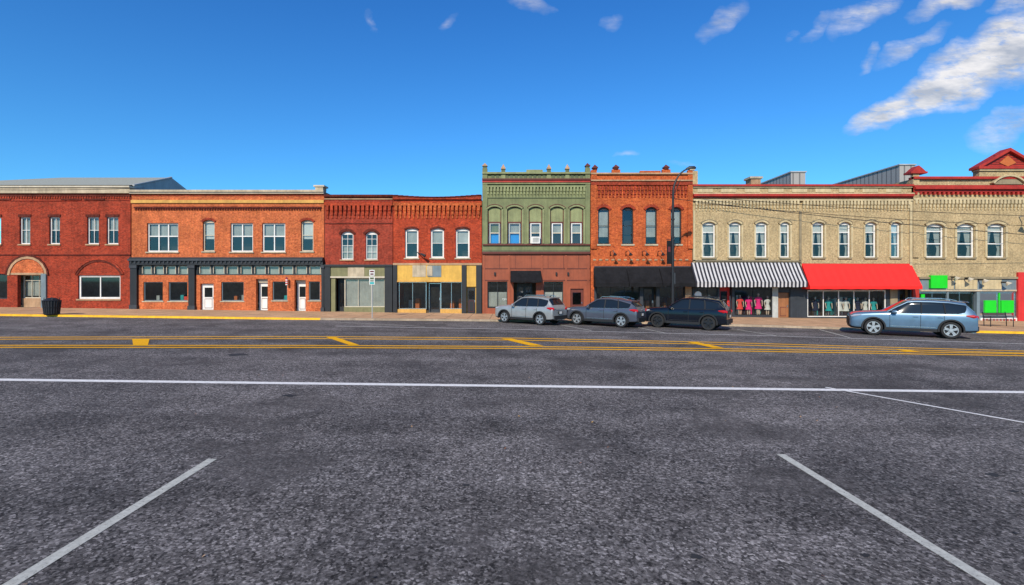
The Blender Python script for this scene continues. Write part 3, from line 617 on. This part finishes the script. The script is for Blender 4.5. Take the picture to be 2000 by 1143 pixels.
for q in ([(258,663),(292,663),(289,674.5),(260,674.5)],[(636,659),(656,659),(702,674.5),(682,674.5)],[(978,662),(1000,662),(1062,676),(1036,676)],[(1342,669),(1362,669),(1414,680),(1392,680)],[(1745,683),(1765,683),(1800,688),(1775,688)]):
    P=[G(*p) for p in q]; mk.poly([(p.x,p.y,gz(p.x)+.014) for p in P],'lyellow')
strip(mk,[G(655,637),G(1000,643.5),G(1500,656),G(2000,672),G(2500,690)],.11,'lwhite')
strip(mk,[G(650,629),G(830,638)],.1,'lworn'); strip(mk,[G(-200,641),G(70,641)],.12,'lworn')
for t in ((1090,640,1155,646),(1240,645,1300,651),(1440,650,1520,657),(1600,650,1660,660)): strip(mk,[G(t[0],t[1]-6),G(t[2],t[3])],.1,'lworn',.010)
mk.build()
lf=MB('fallen_leaves')
for i in range(60):
    x=random.uniform(-9,9); y=random.uniform(4,15); r=random.uniform(.012,.035); z=gz(x)+.02; t=random.random()*6
    lf.poly([(x+r*math.cos(t),y+r*math.sin(t),z-.01),(x+r*.5*math.cos(t+1.5),y+r*.5*math.sin(t+1.5),z),(x+r*math.cos(t+3.1),y+r*math.sin(t+3.1),z+.01),(x+r*.6*math.cos(t+4.6),y+r*.6*math.sin(t+4.6),z)],random.choice(['wood','sand','dark','ochre']))
lf.build()
tp=MB('tar_patches')
for (u,v,r) in ((461,693,.36),(565,773,.16),(910,948,.05),(1368,943,.06),(1690,1085,.05),(1360,1088,.06),(1940,928,.10),(1980,960,.06)):
    c=G(u,v); n=14; tp.poly([(c.x+r*(1+.3*math.sin(i*2.3+u))*math.cos(2*math.pi*i/n),c.y+r*.8*(1+.3*math.sin(i*1.7+v))*math.sin(2*math.pi*i/n),gz(c.x)+.004) for i in range(n)],'dark')
tp.build()

# ================================================================ cars
def arcring(mb,cx,cz,r0,r1,y0,y1,t0,t1,n,m,flat=None):
    for i in range(n):
        a=t0+(t1-t0)*i/n; c=t0+(t1-t0)*(i+1)/n
        mb.prism([(cx+r0*math.cos(a),cz+r0*math.sin(a)),(cx+r0*math.cos(c),cz+r0*math.sin(c)),(cx+r1*math.cos(c),cz+r1*math.sin(c)),(cx+r1*math.cos(a),cz+r1*math.sin(a))],y0,y1,m)
def wheel(mb,cx,cy,R,out,rimm):
    w=.12; prof=[(R*.70,-w),(R*.93,-w),(R*.99,-w*.7),(R,0),(R*.99,w*.7),(R*.93,w),(R*.70,w)]
    n=28; i0=len(mb.v); k=mb.mi('rubber')
    for j in range(n):
        t=2*math.pi*j/n
        for r,yy in prof: mb.v.append((cx+r*math.cos(t),cy+yy,R+r*math.sin(t)))
    q=len(prof)
    for j in range(n):
        for h in range(q-1):
            a=i0+j*q+h; b_=i0+((j+1)%n)*q+h; mb.f.append([a,a+1,b_+1,b_]); mb.m.append(k)
    mb.tube([(cx,cy+out*.02,R),(cx,cy+out*.03,R)],R*.70,'cladding',24)
    arcring(mb,cx,R,R*.63,R*.71,cy+out*.03,cy+out*.115,0,2*math.pi,24,rimm)
    for s in range(10):
        t=2*math.pi*(s//2)/5+(.14 if s%2 else -.14)+.3; d=(math.cos(t),math.sin(t)); nn=(-d[1],d[0]); a=.030*R/.35;c=.022*R/.35
        mb.prism([(cx+d[0]*R*.12+nn[0]*a,R+d[1]*R*.12+nn[1]*a),(cx+d[0]*R*.65+nn[0]*c,R+d[1]*R*.65+nn[1]*c),(cx+d[0]*R*.65-nn[0]*c,R+d[1]*R*.65-nn[1]*c),(cx+d[0]*R*.12-nn[0]*a,R+d[1]*R*.12-nn[1]*a)],cy+out*.06,cy+out*.105,rimm)
    mb.tube([(cx,cy+out*.06,R),(cx,cy+out*.11,R)],R*.17,rimm,12)
def car(F,R_,paintm,ht=1.0,rimm='alloy',rear=0.0,wr=.36,sleek=0.0,clad='cladding',plate='white',win='chrome'):
    F=Vector(F);R_=Vector(R_); wb=(F-R_).length; k=wb/2.7; d=(F-R_).normalized(); left=Vector((-d.y,d.x)); 
    if left.y>0: left=-left
    mid=(F+R_)/2-left*.80
    ang=math.atan2(d.y,d.x)-math.pi
    root=empty('parked_car'); root.matrix_world=Matrix.Translation((mid.x,mid.y,gz(mid.x)+.01))@Matrix.Rotation(math.atan(SL),4,'Y')@Matrix.Rotation(ang,4,'Z')
    X=lambda x:x*k
    Hh=lambda z:z*ht
    #   x, W, zb, zs, wb, w6, z6, zc
    st=[(-2.23,.70,.38,.76,.67,.60,.84,.86),(-2.18,.85,.30,.91,.81,.71,.97,.99),(-2.02,.92,.27,1.00,.88,.77,1.06,1.09),(-1.55,.94,.26,1.05,.905,.80,1.115,1.15),(-.84,.945,.26,1.085,.905,.83,1.15,1.19),
        (-.14,.945,.26,1.095,.90,.74,1.63,1.71),(.15,.945,.26,1.10,.898,.735,1.665,1.775),(.7,.945,.26,1.105,.895,.73,1.675,1.79),(1.3,.945,.26,1.125,.885,.715,1.645-sleek*.07,1.77-sleek*.04),(1.84+rear,.94,.27,1.15,.865,.685,1.56-sleek*.12,1.71-sleek*.09),
        (2.14+rear*.6,.92,.30,1.14,.84,.74,1.22,1.25),(2.22,.905,.31,1.03,.865,.78,1.07,1.09),(2.26,.87,.34,.95,.83,.72,.99,1.01)]
    me=bpy.data.meshes.new('body'); bm=bmesh.new(); rows=[]
    for (x,W,zb,zs,wbt,w6,z6,zc) in st:
        sec=[(0,zb),(W*.86,zb),(W*.975,zb+.10),(W,zb+(zs-zb)*.5),(W*.985,zs-.09),(wbt,zs),(w6,z6),(w6*.86,z6+(zc-z6)*.70),(0,zc)]
        ring=sec+[(-a,c) for a,c in reversed(sec[1:-1])]
        rows.append([bm.verts.new((X(x),-a,Hh(c))) for a,c in ring])
    n=len(rows[0]); mats=[paintm,'carglass',clad]
    for i in range(len(rows)-1):
        for j in range(n):
            f=bm.faces.new([rows[i][j],rows[i][(j+1)%n],rows[i+1][(j+1)%n],rows[i+1][j]])
            jj=j if j<8 else 15-j   # segment index 0..7
            mi=0
            if jj<=1: mi=2
            if jj==5 and 4<=i<=8: mi=1
            if jj>=6 and i in (4,9): mi=1
            f.material_index=mi; f.smooth=True
    f=bm.faces.new(rows[0]); f.material_index=2; f=bm.faces.new(rows[-1]); f.material_index=0
    cl=bm.edges.layers.float.get('crease_edge') or bm.edges.layers.float.new('crease_edge')
    for e in bm.edges:
        ms={f.material_index for f in e.link_faces}
        if len(ms)>1: e[cl]=.6
    bmesh.ops.recalc_face_normals(bm,faces=bm.faces); bm.to_mesh(me); bm.free()
    for m_ in mats: me.materials.append(M[m_])
    ob=bpy.data.objects.new('body_tmp',me); col.objects.link(ob)
    ss=ob.modifiers.new('s','SUBSURF'); ss.levels=2; ss.render_levels=2
    cut=MB('cut')
    cut.mi(paintm); cut.mi('carglass'); cut.mi(clad)
    for ax in (-1,1):
        for sy in (-1,1): cut.tube([(ax*wb/2,sy*.58,wr+.01),(ax*wb/2,sy*1.2,wr+.01)],wr+.055,clad,32)
    co=cut.build(); bo=ob.modifiers.new('b','BOOLEAN'); bo.operation='DIFFERENCE'; bo.object=co; bo.solver='EXACT'
    dg=bpy.context.evaluated_depsgraph_get(); dg.update(); nm=bpy.data.meshes.new_from_object(ob.evaluated_get(dg)); nm.name='body'
    bpy.data.objects.remove(ob); bpy.data.objects.remove(co)
    nm.set_sharp_from_angle(angle=math.radians(35))
    body=bpy.data.objects.new('body',nm); col.objects.link(body); body.parent=root
    t=MB('fittings',root)
    for sy in (-1,1):
        o=sy*.94
        for ax in (-1,1): arcring(t,ax*wb/2,wr+.01,wr+.045,wr+.12,o-.06,o+.012*sy,math.radians(-12),math.radians(192),16,clad)
        for x in (-.76,.32,1.12): t.box(X(x)-.009,X(x)+.009,sy*.90,sy*.945,Hh(.42),Hh(1.03),'cladding')
        t.box(-wb/2+wr+.12,wb/2-wr-.12,sy*.88,sy*.95,Hh(.28),Hh(.42),clad)
        t.box(-wb/2+wr+.3,wb/2-wr-.2,sy*.90,sy*.953,Hh(.47),Hh(.49),win)
        for x in (.06,.90): t.box(X(x),X(x)+.22,sy*.92,sy*.965,Hh(.94),Hh(.97),paintm)
        # pillars
        t.tube([(X(-.84),sy*.835,Hh(1.15)),(X(-.5),sy*.79,Hh(1.39)),(X(-.12),sy*.74,Hh(1.625)),(X(.15),sy*.73,Hh(1.66)),(X(.7),sy*.725,Hh(1.665)),(X(1.3),sy*.71,Hh(1.64-sleek*.07)),(X(1.80+rear),sy*.685,Hh(1.555-sleek*.12)),(X(2.1+rear*.6),sy*.745,Hh(1.23))],.034,paintm,8)
        t.tube([(X(.34),sy*.885,Hh(1.10)),(X(.36),sy*.81,Hh(1.38)),(X(.36),sy*.74,Hh(1.65))],.04,'cladding',8)
        t.tube([(X(1.16),sy*.88,Hh(1.12)),(X(1.15),sy*.80,Hh(1.38)),(X(1.11),sy*.73,Hh(1.63))],.038,'cladding',8)
        t.tube([(X(.0),sy*.62,Hh(1.71)),(X(.1),sy*.62,Hh(1.81)),(X(1.3),sy*.60,Hh(1.82-sleek*.04)),(X(1.6),sy*.58,Hh(1.74-sleek*.07))],.022,win,6)
        t.tube([(X(-.78),sy*.893,Hh(1.095)),(X(.1),sy*.893,Hh(1.105)),(X(1.7),sy*.872,Hh(1.145))],.016,win,6)
        # mirror
        t.tube([(X(-.62),sy*.88,Hh(1.10)),(X(-.62),sy*1.0,Hh(1.14))],[.03,.04],'cladding',6); t.tube([(X(-.71),sy*1.05,Hh(1.16)),(X(-.64),sy*1.05,Hh(1.16)),(X(-.53),sy*1.05,Hh(1.16))],[.05,.11,.10],paintm,10)
        # lights
        t.tube([(X(-2.16),sy*.76,Hh(.87)),(X(-2.04),sy*.85,Hh(.92)),(X(-1.80),sy*.895,Hh(.98))],[.05,.08,.03],'head',8)
        t.tube([(X(2.22),sy*.60,Hh(.98)),(X(2.21),sy*.76,Hh(1.01)),(X(2.08),sy*.88,Hh(1.04)),(X(1.84),sy*.905,Hh(1.07))],[.05,.095,.09,.03],'tail',8)
        wheel(t,-wb/2,sy*.82,wr,sy,rimm); wheel(t,wb/2,sy*.82,wr,sy,rimm)
    t.box(X(2.22),X(2.22)+.08,-.26,.26,Hh(.70),Hh(.86),'cladding'); t.box(X(2.22)+.08,X(2.22)+.09,-.15,.15,Hh(.71),Hh(.85),plate)
    t.box(X(2.12),X(2.2)+.12,-.74,.74,Hh(.38),Hh(.60),clad)
    t.box(X(2.19),X(2.19)+.07,-.5,.5,Hh(.92),Hh(.95),win)
    t.box(X(-2.23)-.02,X(-2.16),-.52,.52,Hh(.48),Hh(.80),'cladding')
    for x in (-.3,.3): t.box(X(2.1),X(2.2)+.1,x-.08,x+.08,.31,.35,'chrome')
    t.tube([(X(2.13),-.3,Hh(1.29)),(X(2.04),.2,Hh(1.40))],.012,'cladding',5)
    t.tube([(X(1.82+rear),-.52,Hh(1.71-sleek*.1)),(X(1.95+rear),-.5,Hh(1.69-sleek*.1)),(X(1.95+rear),.5,Hh(1.69-sleek*.1)),(X(1.82+rear),.52,Hh(1.71-sleek*.1))],.03,paintm,6)
    t.tube([(X(1.5),0,Hh(1.73)),(X(1.62),0,Hh(1.82))],[.05,.01],'cladding',6)
    t.build(True)
    return root
car(G(987,630.5),G(1056,635.5),'silver',1.0,wr=.37)
car(G(1128,634.5),G(1214,640),'gunmetal',1.0,sleek=1.0,wr=.39)
car(G(1285,639.5),G(1384,645.5),'carblack',1.06,rimm='alloyd',wr=.41,sleek=.4,win='cladding')
car(G(1705,654.5),G(1856,662),'steelblue',1.13,wr=.44,rear=.05)

# ================================================================ street furniture
Y=34.4; px=lambda p:(p-1000)*Y/1000; pzz=lambda v:H0+(549-v)*Y/1000
L=MB('street_lamp'); x0=px(1314); zb=gz(x0)+.12
L.tube([(x0,Y,zb),(x0,Y,zb+.12),(x0,Y,zb+.9),(x0,Y,zb+1.05)],[.24,.2,.17,.1],'black',12)
L.tube([(x0,Y,zb+1.05),(x0,Y,pzz(450)),(x0+.02,Y,pzz(380))],[.105,.09,.075],'black',12)
arm=[]
for i in range(13):
    t=i/12; arm.append((x0+.02+(px(1350)-x0)*(1-math.cos(t*math.pi/2)),Y,pzz(380)+(pzz(329)-pzz(380))*math.sin(t*math.pi/2)))
L.tube(arm,[.075-.003*i for i in range(13)],'black',10)
xe=px(1350); L.tube([(xe-.35,Y,pzz(330)),(xe-.1,Y,pzz(328)-.02),(xe+.2,Y,pzz(328)),(xe+.32,Y,pzz(328))],[.05,.14,.13,.05],'charcoal',12)
L.box(xe-.12,xe+.22,Y-.1,Y+.1,pzz(328)-.17,pzz(328)-.1,'stone')
L.tube([(x0-.02,Y,pzz(385)),(x0+.5,Y,pzz(352))],.025,'black',6)
for v in (468,518): L.tube([(x0,Y,pzz(v)),(x0-.42,Y,pzz(v))],.02,'black',6)
L.box(x0-.40,x0-.09,Y-.008,Y+.008,pzz(516),pzz(470),'fabblack'); L.box(x0-.33,x0-.16,Y-.014,Y-.008,pzz(492),pzz(482),'burgundy')
for v in (430,465,525): L.tube([(x0,Y,pzz(v)),(x0,Y,pzz(v)+.1)],.13,'black',10)
L.tube([(x0+.12,Y,pzz(555)),(x0+.12,Y,pzz(533))],.07,'charcoal',8)
L.build(True)
# parking sign
Y=34.0; L=MB('parking_sign'); x0=px(727); zb=gz(x0)+.12
L.tube([(x0,Y,zb),(x0,Y,pzz(526))],.035,'metal',8)
L.box(x0-.17,x0+.17,Y-.06,Y-.04,pzz(538.5),pzz(527.5),'white'); L.box(x0-.13,x0+.13,Y-.065,Y-.06,pzz(532),pzz(529),'burgundy'); L.box(x0-.11,x0+.11,Y-.065,Y-.06,pzz(537),pzz(534),'burgundy')
L.box(x0-.18,x0+.18,Y-.06,Y-.04,pzz(556),pzz(540.5),'white')
for v0,v1,w in ((542,546,.13),(547.5,550,.12),(551,555,.14)): L.box(x0-w,x0+w,Y-.065,Y-.06,pzz(v1),pzz(v0),'greend' if v0!=551 else 'teal')
L.build()
# trash can
c=G(101,615,.12); L=MB('trash_can'); x,y=c; zb=gz(x)+.12
L.tube([(x,y,zb),(x,y,zb+.06),(x,y,zb+.9),(x,y,zb+.92)],[.36,.38,.46,.40],'black',20)
for i in range(22):
    t=2*math.pi*i/22; ca,sa=math.cos(t),math.sin(t); L.tube([(x+.39*ca,y+.39*sa,zb+.05),(x+.48*ca,y+.48*sa,zb+.92)],.018,'charcoal',5)
for zz,r in ((.92,.49),(.5,.45),(.08,.41)): 
    n=20
    L.tube([(x+r*math.cos(2*math.pi*i/n),y+r*math.sin(2*math.pi*i/n),zb+zz) for i in range(n+1)],.022,'black',5,False)
L.tube([(x,y,zb+.93),(x,y,zb+1.0),(x,y,zb+1.1)],[.44,.36,.2],'black',18)
for i in range(4):
    t=math.pi/4+math.pi/2*i; L.tube([(x+.4*math.cos(t),y+.4*math.sin(t),zb+.9),(x+.36*math.cos(t),y+.36*math.sin(t),zb+1.12)],.02,'black',5)
L.build(True)
# bench
L=MB('park_bench'); x=.95*34; y=34; zb=gz(x)+.12
for i in range(5): L.box(x-.8,x+.8,y-.25+i*.1,y-.17+i*.1,zb+.42,zb+.45,'black')
for i in range(4): L.box(x-.8,x+.8,y+.24+i*.02,y+.26+i*.02,zb+.52+i*.1,zb+.59+i*.1,'black')
for s in (-.75,.75):
    L.tube([(x+s,y-.25,zb),(x+s,y-.25,zb+.66),(x+s,y+.2,zb+.66)],.025,'black',6); L.tube([(x+s,y+.22,zb),(x+s,y+.24,zb+.5),(x+s,y+.33,zb+.95)],.025,'black',6); L.tube([(x+s,y-.25,zb+.42),(x+s,y+.24,zb+.42)],.02,'black',6)
L.build()
# mannequins
def mannequin(u,dy,cloth,h=1.0,leg='skin',base=.45):
    L=MB('mannequin'); x=FX(u)*(D+dy)/D; y=D+dy; z=gz(x)+.13+base; k=h
    L.box(x-.2,x+.2,y-.12,y+.2,z-base,z,'curtain')
    for s in (-1,1): L.tube([(x+s*.07*k,y,z),(x+s*.08*k,y,z+.25*k),(x+s*.085*k,y,z+.45*k),(x+s*.09*k,y,z+.72*k)],[.035*k,.055*k,.05*k,.075*k],leg,8)
    n=12;pr=[(.5,.27,.18),(.62,.24,.15),(.84,.18,.12),(1.0,.13,.09),(1.15,.17,.11),(1.28,.19,.10),(1.36,.13,.08),(1.38,.05,.05)]
    i0=len(L.v);kk=L.mi(cloth)
    for zz,a,c in pr:
        for q in range(n): t=2*math.pi*q/n; L.v.append((x+a*k*math.cos(t),y+c*k*math.sin(t),z+zz*k))
    for j in range(len(pr)-1):
        for q in range(n): a=i0+j*n+q; b_=i0+j*n+(q+1)%n; L.f.append([a,b_,b_+n,a+n]); L.m.append(kk)
    L.tube([(x,y,z+1.35*k),(x,y,z+1.46*k)],.045*k,'skin',8); L.tube([(x,y,z+1.43*k),(x,y-.01,z+1.49*k),(x,y,z+1.57*k),(x,y,z+1.65*k)],[.035*k,.075*k,.085*k,.03*k],'skin',10)
    for s in (-1,1):
        L.tube([(x+s*.17*k,y,z+1.31*k),(x+s*.25*k,y,z+1.15*k)],[.06*k,.055*k],cloth,8); L.tube([(x+s*.25*k,y,z+1.15*k),(x+s*.27*k,y-.03,z+1.02*k),(x+s*.25*k,y-.08,z+.8*k),(x+s*.24*k,y-.09,z+.7*k)],[.045*k,.04*k,.03*k,.035*k],'skin',8)
    L.build(True)
for u,c,h in ((1445,'coral',.98),(1462,'pink',.95),(1481,'pink',1.08),(1499,'white',.95)): mannequin(u,.34,c,h,base=.10)
for i,u in enumerate((1592,1618,1640,1652,1675,1690,1706)): mannequin(u,.38,('navy','teal','white','white','navy','white','teal')[i],.95,'navy',.08)
# overhead wires
L=MB('overhead_wire')
def wire(p,q,sag,r=.02):
    p=Vector(p);q=Vector(q); pts=[]
    for i in range(17):
        t=i/16; v=p.lerp(q,t); v.z-=sag*4*t*(1-t); pts.append(v)
    L.tube(pts,r,'black',4)
wire((10.8,34.4,pzz(395)+.3),(45,38,FZ(475)),.25); wire((14.3,39.6,FZ(385)),(45,38,FZ(432)),.3); wire((14.3,39.6,FZ(398)),(45,38,FZ(452)),.3); wire((-45,39,FZ(372)),(-28,39,FZ(372)),.15)
L.build()

# ================================================================ world / light / camera
w=bpy.data.worlds.new('World'); scene.world=w; w.use_nodes=True; nt=w.node_tree; bg=nt.nodes['Background']
SE,AZ=34,197   # sun elevation, azimuth (deg clockwise from +Y)
sky=N(nt,'ShaderNodeTexSky'); sky.sky_type='NISHITA'; sky.sun_disc=False; sky.sun_elevation=math.radians(SE); sky.sun_rotation=math.radians(AZ); sky.air_density=1.0; sky.dust_density=.3; sky.ozone_density=2.5
tc=N(nt,'ShaderNodeTexCoord'); sp=N(nt,'ShaderNodeSeparateXYZ'); nt.links.new(tc.outputs['Generated'],sp.inputs[0])
tint=ramp(nt,sp.outputs[2],0.08,.48,(.38,1.0,1.42),(.24,.80,1.42))
skyc=mixc(nt,1,sky.outputs[0],tint,'MULTIPLY')
yy=mathn(nt,'MAXIMUM',sp.outputs[1],.05); u=mathn(nt,'DIVIDE',sp.outputs[0],yy); v=mathn(nt,'DIVIDE',sp.outputs[2],yy)
cb=N(nt,'ShaderNodeCombineXYZ'); nt.links.new(u,cb.inputs[0]); nt.links.new(v,cb.inputs[1])
nz=N(nt,'ShaderNodeTexNoise'); nz.inputs['Scale'].default_value=12; nz.inputs['Detail'].default_value=6; nt.links.new(cb.outputs[0],nz.inputs['Vector'])
wv=N(nt,'ShaderNodeVectorMath'); wv.operation='MULTIPLY_ADD'; nt.links.new(nz.outputs['Color'],wv.inputs[0]); wv.inputs[1].default_value=(.09,.07,0); nt.links.new(cb.outputs[0],wv.inputs[2])
wo=N(nt,'ShaderNodeVectorMath'); wo.operation='SUBTRACT'; nt.links.new(wv.outputs[0],wo.inputs[0]); wo.inputs[1].default_value=(.045,.035,0)
CL=[(1745,215,120,26,24,1.1),(1830,175,125,44,26,1.5),(1920,125,145,68,26,1.65),(2010,90,145,80,22,1.65),(1735,237,90,20,20,1.0),(1420,38,70,26,38,.36),(1690,22,100,30,34,.56),(1785,88,95,20,25,.42),(1700,112,34,14,50,.32),(1965,245,90,38,22,.60),(1855,6,100,22,15,.66),(1985,8,60,20,15,.7),(1035,10,48,20,-25,.30),(872,46,24,14,20,.17),(1535,73,22,12,20,.24),(725,45,12,24,0,.15),(1220,298,34,10,15,.24),(1200,36,36,16,20,.17),(1330,318,36,9,0,.16),(1600,60,60,14,35,.24),(1900,190,90,20,20,.55)]
acc=None
for (cx,cy,a,c,an,den) in CL:
    mp=N(nt,'ShaderNodeMapping'); mp.vector_type='TEXTURE'; mp.inputs['Location'].default_value=((cx-1000)/1000,(549-cy)/1000,0); mp.inputs['Rotation'].default_value=(0,0,math.radians(an)); mp.inputs['Scale'].default_value=(a/1000,c/1000,1)
    nt.links.new(wo.outputs[0],mp.inputs[0]); ln=N(nt,'ShaderNodeVectorMath'); ln.operation='LENGTH'; nt.links.new(mp.outputs[0],ln.inputs[0])
    q=mathn(nt,'MULTIPLY',mathn(nt,'SUBTRACT',1.0,ln.outputs['Value'],clamp=True),den)
    acc=q if acc is None else mathn(nt,'MAXIMUM',acc,q)
m2=N(nt,'ShaderNodeMapping'); m2.inputs['Rotation'].default_value=(0,0,math.radians(-28)); m2.inputs['Scale'].default_value=(1,3.2,1); nt.links.new(cb.outputs[0],m2.inputs[0])
n2=noise(nt,m2.outputs[0],13,9,.68)
val=mathn(nt,'MULTIPLY',mathn(nt,'POWER',acc,.85),mathn(nt,'MULTIPLY_ADD',n2,4.4,-1.15))
mask=ramp(nt,val,.02,1.0); 
front=mathn(nt,'GREATER_THAN',sp.outputs[1],.06)
mf=mathn(nt,'MULTIPLY',mathn(nt,'MULTIPLY',mask,front),.88)
shade=ramp(nt,noise(nt,m2.outputs[0],7,5,.6),.38,.62,(4.2,4.4,4.8),(8.4,8.0,7.6))
fin=mixc(nt,mf,skyc,shade); nt.links.new(fin,bg.inputs['Color']); bg.inputs['Strength'].default_value=.12
sd=bpy.data.lights.new('sun','SUN'); sd.energy=5.0; sd.angle=math.radians(.7); sd.color=(1,.90,.75)
so=bpy.data.objects.new('sun',sd); col.objects.link(so)
az=math.radians(AZ); el=math.radians(SE); dirv=Vector((math.sin(az)*math.cos(el),math.cos(az)*math.cos(el),math.sin(el)))
so.rotation_euler=dirv.to_track_quat('Z','Y').to_euler(); so.location=dirv*60
cd=bpy.data.cameras.new('camera'); cam=bpy.data.objects.new('camera',cd); col.objects.link(cam); cam.location=(0,0,H0); cam.rotation_euler=(math.radians(90),0,0)
cd.sensor_width=36; cd.lens=18; cd.shift_y=-22.5/2000; cd.clip_end=6000; cd.clip_start=.05
scene.camera=cam
scene.view_settings.view_transform='Standard'; scene.view_settings.look='None'; scene.view_settings.exposure=0; scene.view_settings.gamma=1
